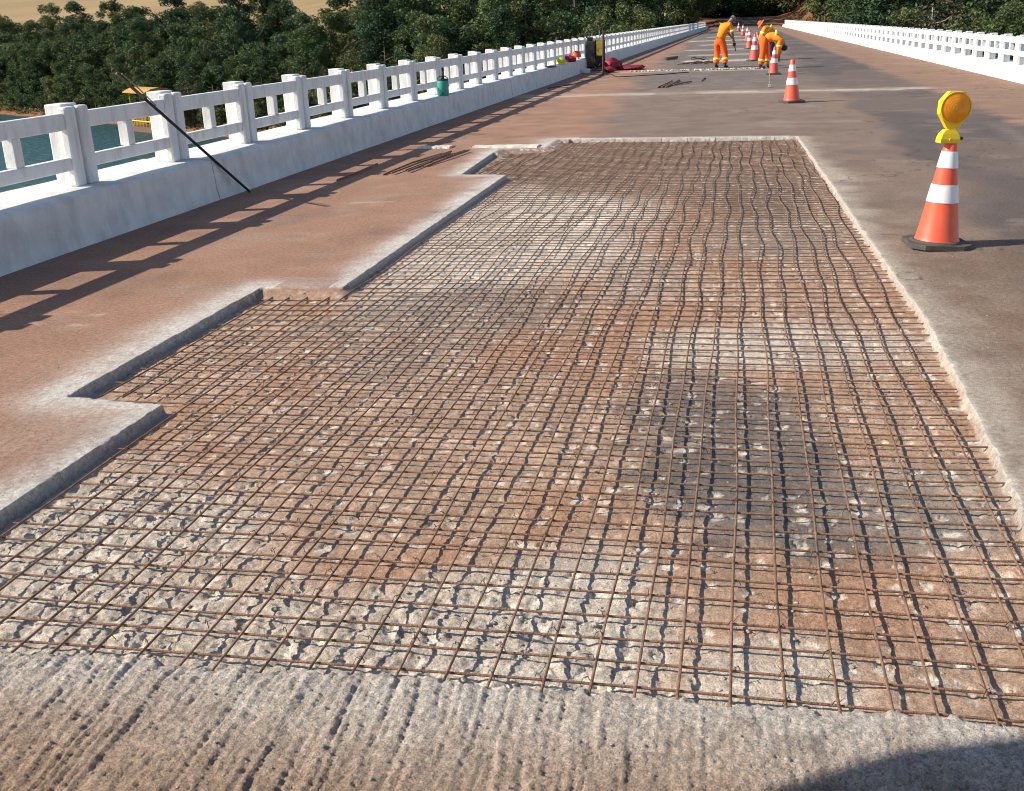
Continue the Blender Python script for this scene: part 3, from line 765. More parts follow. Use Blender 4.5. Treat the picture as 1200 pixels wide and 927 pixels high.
def zone(px):
    if px < 40: return 'at the left photo edge'
    for p, nm in POSTPX:
        if abs(px-p) < 26: return f'above the {nm} left railing post'
    if px < 130: return 'left of the leaning pole'
    if px < 190: return 'above the yellow barge'
    if px < 490: return 'between near posts of left railing'
    if px < 515: return 'left of the teal jug'
    if px < 545: return 'above the teal jug'
    if px < 600: return 'right of the teal jug'
    if px < 650: return 'left of the yellow hard hat'
    if px < 690: return 'above the yellow hard hat'
    if px < 730: return 'above the dark machine'
    if px < 790: return 'right of the dark machine'
    if px < 850: return 'above the standing worker'
    if px < 925: return 'at the far road end'
    if px < 980: return 'at the far end of right railing'
    if px < 1060: return 'over the middle of right railing'
    if px < 1135: return 'over the flasher lamp'
    return 'at the right photo edge'
NTREE = [0]
def plant_tree(kind, x, y, sc, row):
    z = float(terrain(np.array([x]), np.array([y]))[0])
    px, py, dz = project((x, y, z+4))
    if dz < 0 or px < -60 or px > 1270: return
    desc, protos = KIND[kind]; tm, cm = rn_t.choice(protos)
    where = zone(px)
    lab = f'{desc} {row} {where}'
    bushy = kind == 'bush'
    nm = {'round': 'broad_tree', 'tall': 'tall_tree', 'light': 'feathery_tree', 'dry': 'dry_tree', 'bush': 'bush'}[kind]
    t = thing(nm, lab, 'bush' if bushy else 'tree', (x, y, z-0.15), rn_t.uniform(0, 6.28), f'{"bushes" if bushy else "trees"}: {desc}, {row} {where}')
    t.scale = (sc*rn_t.uniform(.9, 1.12), sc*rn_t.uniform(.9, 1.12), sc*rn_t.uniform(.9, 1.1))
    ob('trunk', tm, t); ob('crown', cm, t); NTREE[0] += 1
rn_t = random.Random(77)
def pick(px):
    r = rn_t.random()
    if 770 < px < 845 and r < 0.6: return 'dry'
    if 395 < px < 450 and r < 0.35: return 'dry'
    if r < 0.42: return 'round'
    if r < 0.68: return 'tall'
    if r < 0.94: return 'light'
    return 'dry'
# rows that follow the bank: (distance behind the waterline, spacing, x range, scale, row words)
ROWS = [(2.0, 3.6, -150, 62, 0.55, 'by the water'), (4.8, 3.4, -150, 62, 0.66, 'by the water'), (9, 4.6, -160, 66, 0.85, 'near the water'), (15, 4.8, -165, 70, 1.0, 'up the bank'), (21, 5.0, -170, 74, 1.02, 'up the bank'),
        (27, 5.0, -165, -42, 1.0, 'up the bank'), (30, 5.6, -38, 76, 1.1, 'on the slope'), (42, 6.5, -40, 80, 1.15, 'on the slope'), (56, 7.5, -42, 84, 1.2, 'higher on the slope'), (74, 9, -46, 90, 1.3, 'higher on the slope'), (98, 10, -52, 96, 1.45, 'at the back')]
for (d, spc, xa, xb, sc, row) in ROWS:
    x = xa
    while x < xb:
        xx = x+rn_t.uniform(-.35, .35)*spc; dd = d*(1+rn_t.uniform(-.12, .12))
        yy = float(bank_y(np.array([xx]))[0])+dd/0.82
        slope = 1.0 if xx > -20 else 0.78
        x += spc*slope
        if abs(xx-0.5) < 9.5+(2.5 if yy > BR1-20 else 0): continue
        px = project((xx, yy, -2))[0]
        kd = pick(px)
        if d < 5: kd = 'bush' if rn_t.random() < 0.55 else kd
        plant_tree(kd, xx, yy, sc*(0.98 if px < 440 else 1)*rn_t.uniform(.78, 1.2)*(1.25 if kd == 'bush' else 1), row)
# trees that close over the road past the bridge
for i in range(20):
    s = -1 if i % 2 else 1
    yy = BR1+10+i*4.0
    plant_tree('tall' if i % 3 else 'round', (-8.6-rn_t.uniform(0, 2)) if s < 0 else (11.5+rn_t.uniform(0, 3.5)), yy, 1.35+rn_t.uniform(0, .35), 'beside the road')
for i in range(12):
    plant_tree('round' if i % 2 else 'tall', -14+i*2.6+rn_t.uniform(-1, 1), BR1+88+(i % 2)*6+rn_t.uniform(-4, 8), 1.5, 'across the bend')
for i in range(16):
    plant_tree('bush', -15+i*2.1+rn_t.uniform(-.6, .6), BR1+76+(i % 3)*4, 1.9, 'across the bend')
# a few lone trees in front of the tan field
for (xx, dd, kd, sc) in ((-128, 47, 'round', .9), (-104, 60, 'round', .75), (-86, 52, 'dry', .9), (-72, 44, 'dry', 1.0), (-150, 40, 'dry', .8), (-66, 58, 'tall', .9)):
    plant_tree(kd, xx, float(bank_y(np.array([xx]))[0])+dd/0.82, sc, 'at field edge')
# brush on the bank, too tangled to count
rs = np.random.RandomState(99); cl = []
for i in range(1100):
    xx = rs.uniform(-170, 70); yy = float(bank_y(np.array([xx]))[0])+abs(rs.normal())*8+0.3
    if abs(xx-0.5) < 8 : continue
    cl.append(((xx, yy, float(terrain(np.array([xx]), np.array([yy]))[0])+0.25), rs.uniform(.5, 1.0)))
for i in range(260):
    s = rs.choice((-1, 1)); yy = rs.uniform(BR1-8, BR1+120); xx = 0.5+s*rs.uniform(9.5, 15)
    cl.append(((xx, yy, float(terrain(np.array([xx]), np.array([yy]))[0])+0.2), rs.uniform(.5, 1.0)))
V, Cc, n = leaf_cloud(rs, cl, 85, 0.18)
Cc *= np.array((1.15, 1.0, 0.9))
o = ob('undergrowth', leaf_mesh('undergrowth', V, Cc, n, M['leaf_light']))
tag(o, 'tangled low brush covering the river bank and the verges of the far road', 'brush', kind='stuff')
# a wood on the far hillsides that reads as one mass
cl = []
for i in range(900):
    xx = rs.uniform(-60, 190); yy = rs.uniform(215, 360)
    if abs(xx-0.5) < 13: continue
    zz = float(terrain(np.array([xx]), np.array([yy]))[0])
    for k in range(4): cl.append(((xx+rs.normal()*1.4, yy+rs.normal()*1.4, zz+rs.uniform(.5, 8.5)), rs.uniform(1.2, 2.0)))
V, Cc, n = leaf_cloud(rs, cl, 11, 0.55)
o = ob('far_wood', leaf_mesh('far_wood', V, Cc, n, M['leaf']))
tag(o, 'far wooded hillside closing the view behind the bridge', 'wood', kind='stuff')

# ------------------------------------------------------------------ small moored barge by the red bank
bx_, by_ = -68.6, 117.6
t = thing('barge', 'small yellow roofed barge with a yellow rail moored at the red earth bank', 'boat', (bx_, by_, WATER), math.radians(-36))
t.scale = (0.85, 1.1, 1.08)
b = MB(); b.prism([(-4, -1.3), (3.2, -1.3), (4.3, -0.5), (4.3, 0.5), (3.2, 1.3), (-4, 1.3)], -0.3, 0.55); b.build('hull', M['hull'], t)
b = MB()
for px in (-3.8, -2.8, -1.8, -0.8, 0.2, 1.2, 2.2, 3.2): b.tube([(px, -1.2, 0.55), (px, -1.2, 1.75)], 0.06, 6)
for z in (1.15, 1.75): b.tube([(-3.8, -1.2, z), (3.2, -1.2, z)], 0.07, 6)
b.build('rail', M['yellow'], t)
for px, py in ((-3.6, -1.1), (-3.6, 1.1), (2.6, -1.1), (2.6, 1.1)):
    b = MB(); b.tube([(px, py, 0.55), (px, py, 4.3)], 0.06, 6); b.build('roof_post', M['yellow'], t)
b = MB(); prof = [(-1.7, 4.25), (-0.9, 4.6), (0, 4.72), (0.9, 4.6), (1.7, 4.25), (1.7, 4.15), (0, 4.58), (-1.7, 4.15)]
vs = [(x, py, pz) for x in (-4.1, 3.2) for py, pz in prof]; n = len(prof)
b.add(vs, [(i, (i+1) % n, n+(i+1) % n, n+i) for i in range(n)]+[tuple(range(n)), tuple(range(2*n-1, n-1, -1))]); b.build('canopy', M['canopy'], t)

# ------------------------------------------------------------------ traffic cones
def cone(name, label, x, y, h, rz=0.0, lean=(0, 0), far=False, group=None, detail=True):
    t = thing(name, label, 'traffic cone', (x, y, 0.0), rz, group)
    t.rotation_euler = (lean[0], lean[1], rz)
    mo = M['cone_far'] if far else M['cone']
    s = h/0.75
    a = 0.205*s; c = 0.075*s
    bb = MB()
    oct_ = [(-a, -a+c), (-a+c, -a), (a-c, -a), (a, -a+c), (a, a-c), (a-c, a), (-a+c, a), (-a, a-c)]
    bb.prism(oct_, 0.004, 0.038*s)
    bb.lathe([(0.185*s, 0.036*s), (0.175*s, 0.05*s), (0.15*s, 0.05*s)], 24)
    bb.build('base', M['rubber'], t)
    rb, rt = 0.147*s, 0.036*s
    def rad(z): return rb+(rt-rb)*(z-0.045*s)/(0.705*s)
    zs = [0.05, 0.072, 0.30, 0.55, 0.735, 0.75]
    prof = [(rad(z*s)+(0.006 if z < 0.06 else 0), z*s) for z in zs[:-1]]+[(rt*0.8, 0.75*s)]
    auto_smooth(MB().lathe(prof, 32 if detail else 18, cap=True).build('body', mo, t), 35)
    for z0, z1 in ((0.315, 0.437), (0.55, 0.662)):
        auto_smooth(MB().lathe([(rad(z0*s)+0.0015, z0*s), (rad(z0*s)+0.004, z0*s+0.002), (rad(z1*s)+0.004, z1*s-0.002), (rad(z1*s)+0.0015, z1*s)], 32 if detail else 18, cap=False).build('reflective_sleeve', M['reflect'], t), 35)
    return t
cone('traffic_cone', 'orange traffic cone with two white bands carrying the yellow flasher lamp beside the pit', 1.425, 7.92, 0.76, 0.12, (0, 0.045))
# flasher lamp clipped over the cone tip
lx, ly = 1.425+0.022, 7.92
L = thing('warning_lamp', 'yellow warning lamp with a round amber lens clipped on the near cone', 'warning lamp', (lx, ly, 0.755), math.radians(14))
L.rotation_euler = (0, math.radians(2), math.radians(15))
ZC = 0.208
def disc_y(mb, prof, n=36, c=(0, 0, ZC)):
    """lathe about the y axis (prof: radius, y)"""
    vs = [(c[0]+r*math.cos(2*PI*k/n), c[1]+yy, c[2]+r*math.sin(2*PI*k/n)) for r, yy in prof for k in range(n)]
    fs = [(i*n+k, (i+1)*n+k, (i+1)*n+(k+1) % n, i*n+(k+1) % n) for i in range(len(prof)-1) for k in range(n)]
    return mb.add(vs, fs)
b = MB()
oc = [(0.118*math.cos(math.radians(22.5+45*k)), ZC+0.118*math.sin(math.radians(22.5+45*k))) for k in range(8)]
hous = oc[:5]+[(-0.045, 0.10), (0.045, 0.10)]+[oc[7]]
hous = [(x, z) for x, z in [(0.106, ZC+0.045), (0.05, ZC+0.108), (-0.05, ZC+0.108), (-0.106, ZC+0.045), (-0.106, ZC-0.04), (-0.04, 0.07), (0.04, 0.07), (0.106, ZC-0.04)]]
n = len(hous)
vs = [(x, -0.022, z) for x, z in hous]+[(x*0.98, 0.03, z) for x, z in hous]
b.add(vs, [tuple(range(n)), tuple(range(2*n-1, n-1, -1))]+[((i+1) % n, i, n+i, n+(i+1) % n) for i in range(n)])
disc_y(b, [(0.108, -0.022), (0.108, -0.034), (0.102, -0.034), (0.102, -0.022)])
o = b.build('housing', M['yellow'], L)
lens = MB(); prof = []
for i in range(12):
    r = 0.102*(1-i/11.5); prof.append((r, -0.030-0.016*(1-(r/0.102)**2)-(0.0009 if i % 2 else 0)))
prof.append((0.001, -0.047))
disc_y(lens, prof, 40); o = lens.build('lens', M['amber'], L); auto_smooth(o, 12)
lens = MB(); disc_y(lens, [(0.001, 0.048)]+[(0.095*math.sin(i/8*PI/2), 0.028+0.02*math.cos(i/8*PI/2)) for i in range(1, 9)], 40); o = lens.build('lens', M['amber'], L); auto_smooth(o, 30)
b = MB(); b.box(-0.032, -0.02, 0.03, 0.032, 0.03, 0.09, 0.006); b.build('neck', M['yellow'], L)
b = MB(); vs = []
for z, wx, wy in ((-0.028, 0.068, 0.042), (0.0, 0.068, 0.042), (0.035, 0.056, 0.036), (0.062, 0.032, 0.028)):
    vs += [(-wx-0.014, -wy, z), (wx-0.014, -wy, z), (wx-0.014, wy, z), (-wx-0.014, wy, z)]
b.add(vs, [(4*i+k, 4*i+(k+1) % 4, 4*i+4+(k+1) % 4, 4*i+4+k) for i in range(3) for k in range(4)]+[(3, 2, 1, 0), (12, 13, 14, 15)])
o = b.build('battery_case', M['yellow'], L)
b = MB(); b.tube([(-0.014, -0.043, -0.005), (-0.014, -0.050, -0.005)], 0.012, 10); b.build('screw_cap', M['yellow'], o)
b = MB(); b.tube([(0.04, 0.0, 0.0), (0.085, -0.008, 0.002)], 0.011, 8); b.tube([(0.07, -0.018, 0.0), (0.075, 0.02, 0.006)], 0.006, 6); b.build('bolt', M['dark'], L)

CONES = [(1.0, 21.75, 0.80, 0.3, 'orange traffic cone standing alone behind the flasher cone near the pale joint', (0.0, -0.03)),
         (0.94, 32.6, 0.76, 0.1, 'reddish traffic cone standing before the crouched worker', (0, 0.02)),
         (0.50, 43.0, 0.98, 0.2, 'tall reddish traffic cone left of the crouched worker at his back', (0, 0.0)),
         (0.66, 50.0, 0.95, 0.5, 'pale pink cone below the orange hat of the bending worker', (0, 0.02)),
         (0.42, 60.0, 0.95, 0.2, 'faded cone in the row just beyond the orange hat', (0, -0.02)),
         (0.38, 78.0, 0.95, 0.7, 'small distant cone left of the orange hat', (0, 0)),
         (0.1, 102.0, 0.95, 0.1, 'tiny distant cone right of the grey capped head', (0, 0)),
         (-0.4, 135.0, 1.0, 0.3, 'farthest tiny cone of the row near the bridge end', (0, 0))]
for i, (x, y, h, rz, lab, ln) in enumerate(CONES):
    cone('traffic_cone', lab, x, y, h, rz, ln, far=i > 0, detail=i < 3, group='cones down the middle of the bridge')

# ------------------------------------------------------------------ things along the left ledge
t = thing('leaning_pole', 'long thin dark pole leaning from the kerb foot over the left railing', 'pole')
P0 = Vector((-5.085, 10.45, 0.013)); P1 = Vector((-5.522, 9.33, 1.078)); P2 = P0+(P1-P0)*1.36
def lp(a): return P0+(P1-P0)*a
b = MB(); b.tube([lp(0), lp(.5), lp(.9), lp(1.0)], [0.014, 0.015, 0.016, 0.016], 8); b.build('shaft', M['black'], t)
b = MB(); b.tube([lp(.99), lp(1.1), lp(1.21)], [0.017, 0.016, 0.013], 8); b.build('tip', M['bark'], t)
b = MB(); b.tube([lp(.9)+Vector((.0, .03, .015)), lp(1.05)+Vector((0, .035, .03)), lp(1.17)+Vector((0, .02, .035))], 0.006, 6); b.build('cane', M['straw'], t)

JX, JY = -5.33, 20.0
t = thing('water_jug', 'teal water jug with a dark lid on the edge of the left ledge', 'jug', (-5.36, 19.4, 0.412))
auto_smooth(MB().lathe([(0.095, 0), (0.105, 0.015), (0.105, 0.24), (0.098, 0.265)], 24).build('body', M['teal'], t), 40)
auto_smooth(MB().lathe([(0.100, 0.2655), (0.100, 0.285), (0.08, 0.30), (0.03, 0.303), (0.03, 0.32)], 24).build('lid', M['dark'], t), 40)
b = MB(); b.tube([(-0.10, 0, 0.25), (-0.09, 0, 0.32), (-0.04, 0, 0.345), (0.04, 0, 0.345), (0.09, 0, 0.32), (0.10, 0, 0.25)], 0.009, 6); b.build('handle', M['black'], t)
b = MB(); b.tube([(0.02, -0.10, 0.05), (0.02, -0.14, 0.05), (0.02, -0.14, 0.02)], 0.012, 6); b.build('tap', M['dark'], t)

def hard_hat(name, label, x, y, z, m, rz, k=1.0):
    t = thing(name, label, 'hard hat', (x, y, z), rz); t.scale = (k, k, k)
    sh = [(0.118, 0.012)]+[(0.118*math.cos(a), 0.012+0.135*math.sin(a)) for a in [i*PI/16 for i in range(1, 8)]]+[(0.004, 0.147)]
    auto_smooth(MB().lathe(sh, 20, sx=1.12, cap=False).build('shell', m, t), 50)
    b = MB(); b.lathe([(0.117, 0.012), (0.138, 0.008), (0.138, 0.003), (0.115, 0.003)], 20, sx=1.16, c=(0.01, 0, 0)); b.build('brim', m, t)
    return t
hard_hat('hard_hat', 'lime yellow hard hat lying on the ledge left of the dark machine', -5.42, 33.4, 0.425, M['lime'], 0.6, 1.25)
hard_hat('hard_hat', 'orange red hard hat on the ledge against the dark machine', -5.33, 36.0, 0.52, M['orange_red'], 2.0, 1.45)
# dark pad under the yellow hat, red bag beside the orange one
b = MB(); rp = random.Random(4)
def lump(mb, c, rx, ry, rz, seed, sub=3, amt=0.25):
    bm = bmesh.new(); bmesh.ops.create_icosphere(bm, subdivisions=sub, radius=1)
    for v in bm.verts:
        p = v.co.normalized()
        k = 1+amt*(float(fbm(np.array([p.x*2+seed]), np.array([p.y*2+p.z*1.7]), seed, 3)[0])-0.5)*2
        v.co = Vector((c[0]+p.x*rx*k, c[1]+p.y*ry*k, c[2]+max(-0.55, p.z)*rz*k))
    bm.verts.index_update(); mb.add([v.co[:] for v in bm.verts], [[q.index for q in f.verts] for f in bm.faces]); bm.free(); return mb
tag(lump(MB(), (-5.42, 35.2, 0.49), 0.20, 0.26, 0.12, 3).build('bag', M['red_cloth'], None, True), 'dark red cloth bag on the ledge left of the orange hard hat', 'bag')
b = MB(); b.box(-5.46, 31.0, 0.415, -5.26, 31.6, 0.455, 0.01); tag(b.build('plank_offcut', M['dark']), 'short dark board lying on the ledge left of the yellow hat', 'board')

# upright machine on the road edge
t = thing('compressor', 'dark upright machine with a yellow panel and thin uprights by the left kerb', 'machine', (-4.97, 38.2, 0), math.radians(8))
b = MB(); b.box(-0.36, -0.24, 0.10, -0.02, 0.24, 1.0, 0.05); b.box(-0.30, -0.18, 1.0, -0.09, 0.15, 1.12, 0.03); b.build('engine_case', M['dark'], t)
b = MB(); b.box(-0.018, -0.20, 0.12, 0.33, 0.2, 1.02, 0.03); b.build('tank', M['black'], t)
b = MB(); b.box(0.02, -0.225, 0.50, 0.27, -0.202, 1.03, 0.008); b.build('panel', M['yellow_panel'], t)
for x, h in ((-0.12, 1.30), (0.13, 1.34)):
    b = MB(); b.tube([(x, -0.12, 0.9), (x, -0.12, h)], 0.018, 6); b.build('upright', M['grey_metal'], t)
b = MB(); b.tube([(-0.3, -0.2, 1.1), (-0.36, -0.25, 1.25), (-0.26, -0.25, 1.33), (-0.14, -0.2, 1.26)], 0.03, 8); b.build('exhaust', M['dark'], t)
b = MB(); b.box(-0.42, -0.32, 0.05, 0.38, 0.3, 0.10, 0.01); b.build('skid', M['dark'], t)
for x in (-0.3, 0.28):
    b = MB(); b.tube([(x-0.04, -0.3, 0.10), (x+0.04, -0.3, 0.10)], 0.10, 14); b.build('wheel', M['rubber'], t)
b = MB()
pts = [(-0.05, -0.25, 0.6), (-0.02, -0.34, 0.3), (0.1, -0.36, 0.15), (0.2, -0.3, 0.3), (0.26, -0.24, 0.5)]
b.tube(pts, 0.022, 8); b.build('hose', M['black'], t)
b = MB(); b.box(-5.12, 36.2, 0.004, -4.93, 36.5, 0.14, 0.02); tag(b.build('white_box', M['reflect']), 'small white box on the road at the foot of the dark machine', 'box')
t = thing('steel_pole', 'dark red upright pole standing in front of the machine by the red pile', 'pole', (-4.27, 34.6, 0))
b = MB(); b.tube([(0, 0, 0.03), (0.02, 0, 1.36)], 0.035, 8); b.build('shaft', mat('dark_red_steel', (0.10, 0.03, 0.035), 0.6), t)
b = MB(); b.lathe([(0.14, 0.004), (0.14, 0.03), (0.05, 0.04)], 16); b.build('foot', M['dark'], t)
b = MB(); lump(b, (-4.36, 38.0, 0.17), 0.30, 0.4, 0.24, 5, 3, 0.5); tp_ = b.build('tarpaulin', M['red_cloth'], None, True)
lump(MB(), (-3.8, 38.2, 0.07), 0.6, 0.4, 0.09, 8, 3, 0.5).build('fold', M['red_cloth'], tp_, True); lump(MB(), (-4.3, 36.4, 0.08), 0.2, 0.3, 0.10, 12, 3, 0.5).build('fold', M['red_cloth'], tp_, True)
tag(tp_, 'crumpled dark red tarpaulin heaped on the road right of the machine', 'tarpaulin')

# ------------------------------------------------------------------ loose steel on the deck
def rod(label, a, b_, r, group, bend=0.0):
    a = Vector(a); b_ = Vector(b_); m_ = (a+b_)/2+Vector((bend, 0, 0.01))
    return tag(MB().tube([a, a+(m_-a)*0.5, m_, m_+(b_-m_)*0.5, b_], r, 6).build('loose_bar', M['rebar'], None, True), label, 'steel bar', group)
gl = 'cut bars bundled on the left lane'
for i, (dx, y0, y1) in enumerate(((0, 11.75, 13.75), (0.09, 11.8, 13.9), (0.16, 12.1, 13.6), (0.24, 11.95, 14.1), (0.31, 12.5, 14.0), (0.12, 12.6, 13.4))):
    rod('rusty cut bar in the bundle lying on the red left lane', (-4.02+dx, y0, 0.012+0.010*(i % 2)), (-3.86+dx, y1, 0.014+0.012*(i % 3)), 0.011, gl, 0.03*((i % 3)-1))
rod('single rusty bar lying on the left lane between the kerb shadow and the bar bundle', (-4.42, 11.3, 0.012), (-4.43, 12.75, 0.012), 0.010, None, 0.04)
gm = 'short bars crossed on the middle of the deck'
for i, (dx, y0, y1, sk) in enumerate(((-0.28, 27.3, 29.8, .1), (-0.18, 27.4, 30.2, .18), (-0.08, 27.4, 29.9, .05), (0.05, 28.2, 29.4, .3))):
    rod('short dark bar in the little heap left of the cones', (-1.72+dx, y0, 0.02), (-1.62+dx+sk, y1, 0.03), 0.022, gm, 0.03)
rod('lone thin dark bar right of the little heap on the deck', (-1.02, 29.8, 0.015), (-0.98, 31.6, 0.015), 0.014, None, 0.01)
gb = 'bars in the heap left of the standing worker'
for i in range(7):
    a = i*0.5
    rod('thin bent bar in the low heap left of the standing worker', (-2.3+0.16*i, 41.0+0.3*(i % 3), 0.03), (-1.7+0.13*i, 41.7+0.5*((i*2) % 3), 0.06), 0.022, gb, 0.1)
b = MB(); b.tube([(-1.72+0.28*math.cos(a), 46+0.9*math.sin(a), 0.05+0.04*math.sin(3*a)) for a in [i*2*PI/18 for i in range(18)]], 0.022, 6)
tag(b.build('wire_coil', M['wire']), 'loose coil of dark wire on the pale patch left of the standing worker', 'coil')
b = MB(); b.tube([(-3.05, 46.0, 0.07), (-2.68, 47.6, 0.07)], 0.06, 8); tag(b.build('timber', M['bark']), 'short brown timber lying at the left end of the pale patch', 'timber')
t = thing('stake', 'thin upright stake on a small block in the pale joint left of the second cone', 'stake', (0.70, 26.6, 0))
b = MB(); b.tube([(0, 0, 0), (-0.035, 0, 0.62)], 0.016, 6); b.build('shaft', M['straw'], t)
b = MB(); b.tube([(-0.035, 0, 0.62), (-0.06, 0, 1.02)], 0.02, 6); b.build('top', mat('red_paint', (0.45, 0.05, 0.05), 0.5), t)
b = MB(); b.box(-0.035, -0.035, 0.002, 0.035, 0.035, 0.07, 0.008); b.build('block', M['stone'], t)
# cables trailing over the left lane
for lab, pts in (('thin dark cable trailing across the left lane from the machine', [(-4.5, 36.5, .012), (-4.2, 33.5, .012), (-4.4, 30.5, .012), (-4.9, 28, .012)]),
                 ('thin dark cable running from the machine towards the standing worker', [(-4.3, 35.6, .012), (-3.6, 33.2, .012), (-2.6, 33.8, .012), (-1.6, 35.0, .012)])):
    P = [Vector(p) for p in pts]; cv = []
    for i in range(len(P)-1):
        for k in range(6):
            u = k/6; cv.append(P[i].lerp(P[i+1], u)+Vector((0.06*math.sin(6*(i+u)), 0, 0)))
    tag(MB().tube(cv+[P[-1]], 0.014, 5).build('cable', M['black'], None, True), lab, 'cable')
# row of broken lumps along the cut in front of the workers
b = MB(); rq = random.Random(31)
for i in range(260):
    xx = rq.uniform(-3.6, 0.7); s = rq.uniform(.015, .055); vs, fs = rq.choice(st)
    b.add([(xx+v.x*s, 36.4+rq.uniform(-.05, .05)+(i % 7-3)*0.06+v.y*s, 0.02+v.z*s) for v in vs], fs)
tag(b.build('rubble', M['dust']), 'row of pale broken lumps across the deck at the workers feet', 'rubble', kind='stuff')

# ------------------------------------------------------------------ people
def skin_mesh(name, verts, edges, radii, material, root=0, sub=2):
    me = bpy.data.meshes.new('tmp'); me.from_pydata([tuple(v) for v in verts], edges, []); me.update()
    o = bpy.data.objects.new('tmp', me); COL.objects.link(o)
    sk = o.modifiers.new('skin', 'SKIN'); sk.use_smooth_shade = True
    sd = me.skin_vertices[0].data
    for i, r in enumerate(radii):
        sd[i].radius = r if isinstance(r, (tuple, list)) else (r, r)
        sd[i].use_root = (i == root)
    o.modifiers.new('sub', 'SUBSURF').levels = sub; o.modifiers['sub'].render_levels = sub
    dg = bpy.context.evaluated_depsgraph_get(); dg.update()
    r = bpy.data.meshes.new_from_object(o.evaluated_get(dg)); r.name = name
    bpy.data.objects.remove(o); bpy.data.meshes.remove(me)
    r.materials.clear(); r.materials.append(material)
    r.polygons.foreach_set('use_smooth', [True]*len(r.polygons))
    return r
def lerp(a, b, t): return Vector(a)*(1-t)+Vector(b)*t
def person(label, loc, J, hat, legs='trouser'):
    """J: joints in world axes relative to loc. keys: hip(L,R) knee ankle toe, pelvis, waist, chest, neck, head, face(dir), shoulder, elbow, wrist, grip(dir)"""
    V = []; E = []; R = []
    def vtx(p, r, link=None):
        V.append(Vector(p)); R.append(r); i = len(V)-1
        if link is not None: E.append((link, i))
        return i
    pel = vtx(J['pelvis'], (0.125, 0.105)); wa = vtx(J['waist'], (0.125, 0.10), pel); ch = vtx(J['chest'], (0.14, 0.11), wa)
    nk = vtx(J['neck'], 0.055, ch); hd = Vector(J['head']); fd = Vector(J['face']).normalized()
    up = (hd-Vector(J['neck'])).normalized()
    h0 = vtx(hd-up*0.06, (0.075, 0.07), nk); h1 = vtx(hd+up*0.03, (0.085, 0.085), h0); h2 = vtx(hd+up*0.085, 0.055, h1)
    vtx(hd-up*0.075+fd*0.065, 0.03, h0); vtx(hd-up*0.01+fd*0.105, 0.013, h1)          # chin and nose
    sidev = up.cross(fd).normalized()
    for s in (-1, 1): vtx(hd+sidev*0.088*s, 0.014, h1)                               # ears
    for s in ('L', 'R'):
        hp = vtx(J['hip'+s], 0.088, pel); kn = vtx(J['knee'+s], 0.058, hp)
        vtx(lerp(J['knee'+s], J['ankle'+s], .35), 0.056, kn); an = vtx(J['ankle'+s], 0.040, len(V)-1); vtx(J['toe'+s], 0.032, an)
        sh = vtx(J['shoulder'+s], 0.058, ch); el = vtx(J['elbow'+s], 0.040, sh); wr = vtx(J['wrist'+s], 0.027, el)
        g = Vector(J['grip'+s]).normalized(); w = Vector(J['wrist'+s]); pm = vtx(w+g*0.07, (0.036, 0.018), wr)
        acr = g.cross(Vector((0.3, 0.9, 0.2))).normalized(); cur = acr.cross(g).normalized()
        for k, (off, ln) in enumerate(((-.030, .075), (-.010, .085), (.010, .08), (.030, .06))):   # four fingers, bent
            a = vtx(w+g*0.10+acr*off, 0.0095, pm); c = vtx(w+g*(0.10+ln*.55)+acr*off*1.05+cur*0.012, 0.0088, a); vtx(w+g*(0.10+ln*.8)+acr*off*1.05+cur*(0.045), 0.008, c)
        a = vtx(w+g*0.055-acr*0.042, 0.011, pm); vtx(w+g*0.10-acr*0.055+cur*0.025, 0.0095, a)      # thumb
    body = ob('person', skin_mesh('person', V, E, R, M['skin']), None, loc)
    tag(body, label, 'person', 'road workers in orange on the bridge')
    # shirt
    V = []; E = []; R = []
    pel = vtx(lerp(J['pelvis'], J['waist'], .15), (0.185, 0.16)); wa = vtx(J['waist'], (0.19, 0.165), pel); mid = vtx(lerp(J['waist'], J['chest'], .5), (0.20, 0.175), wa); ch = vtx(J['chest'], (0.205, 0.17), mid); vtx(lerp(J['chest'], J['neck'], .62), 0.10, ch)
    for s in ('L', 'R'):
        sh = vtx(J['shoulder'+s], 0.10, ch); sl_ = vtx(lerp(J['shoulder'+s], J['elbow'+s], .55), 0.09, sh)
        e = vtx(lerp(J['shoulder'+s], J['elbow'+s], 1.0 if hat['sleeve'] else .85), 0.08, sl_)
        if hat['sleeve']: vtx(lerp(J['elbow'+s], J['wrist'+s], .85), 0.06, e)
    ob('shirt', skin_mesh('shirt', V, E, R, M['shirt']), body)
    V = []; E = []; R = []
    pel = vtx(J['pelvis'], (0.175, 0.155)); vtx(lerp(J['pelvis'], J['waist'], .5), (0.165, 0.145), pel)
    for s in ('L', 'R'):
        hp = vtx(J['hip'+s], 0.135, pel); t_ = vtx(lerp(J['hip'+s], J['knee'+s], .5), 0.12, hp); kn = vtx(J['knee'+s], 0.104, t_); c = vtx(lerp(J['knee'+s], J['ankle'+s], .4), 0.102, kn); vtx(lerp(J['knee'+s], J['ankle'+s], .93), 0.098, c)
    ob('trousers', skin_mesh('trousers', V, E, R, M[legs]), body)
    for s in ('L', 'R'):
        if legs == 'trouser':
            a = lerp(J['knee'+s], J['ankle'+s], .42); c = lerp(J['knee'+s], J['ankle'+s], .60)
            MB().tube([a, c], [0.115, 0.113], 14).build('reflective_band', M['band'], body, True)
        if s == 'R' or hat['sleeve']:
            a = lerp(J['shoulder'+s], J['elbow'+s], .55); c = lerp(J['shoulder'+s], J['elbow'+s], .8)
            MB().tube([a, c], [0.097, 0.091], 12).build('reflective_band', M['band'], body, True)
        an = Vector(J['ankle'+s]); tv = (Vector(J['toe'+s])-an); tv.z = 0; tv.normalize()
        V = []; E = []; R = []
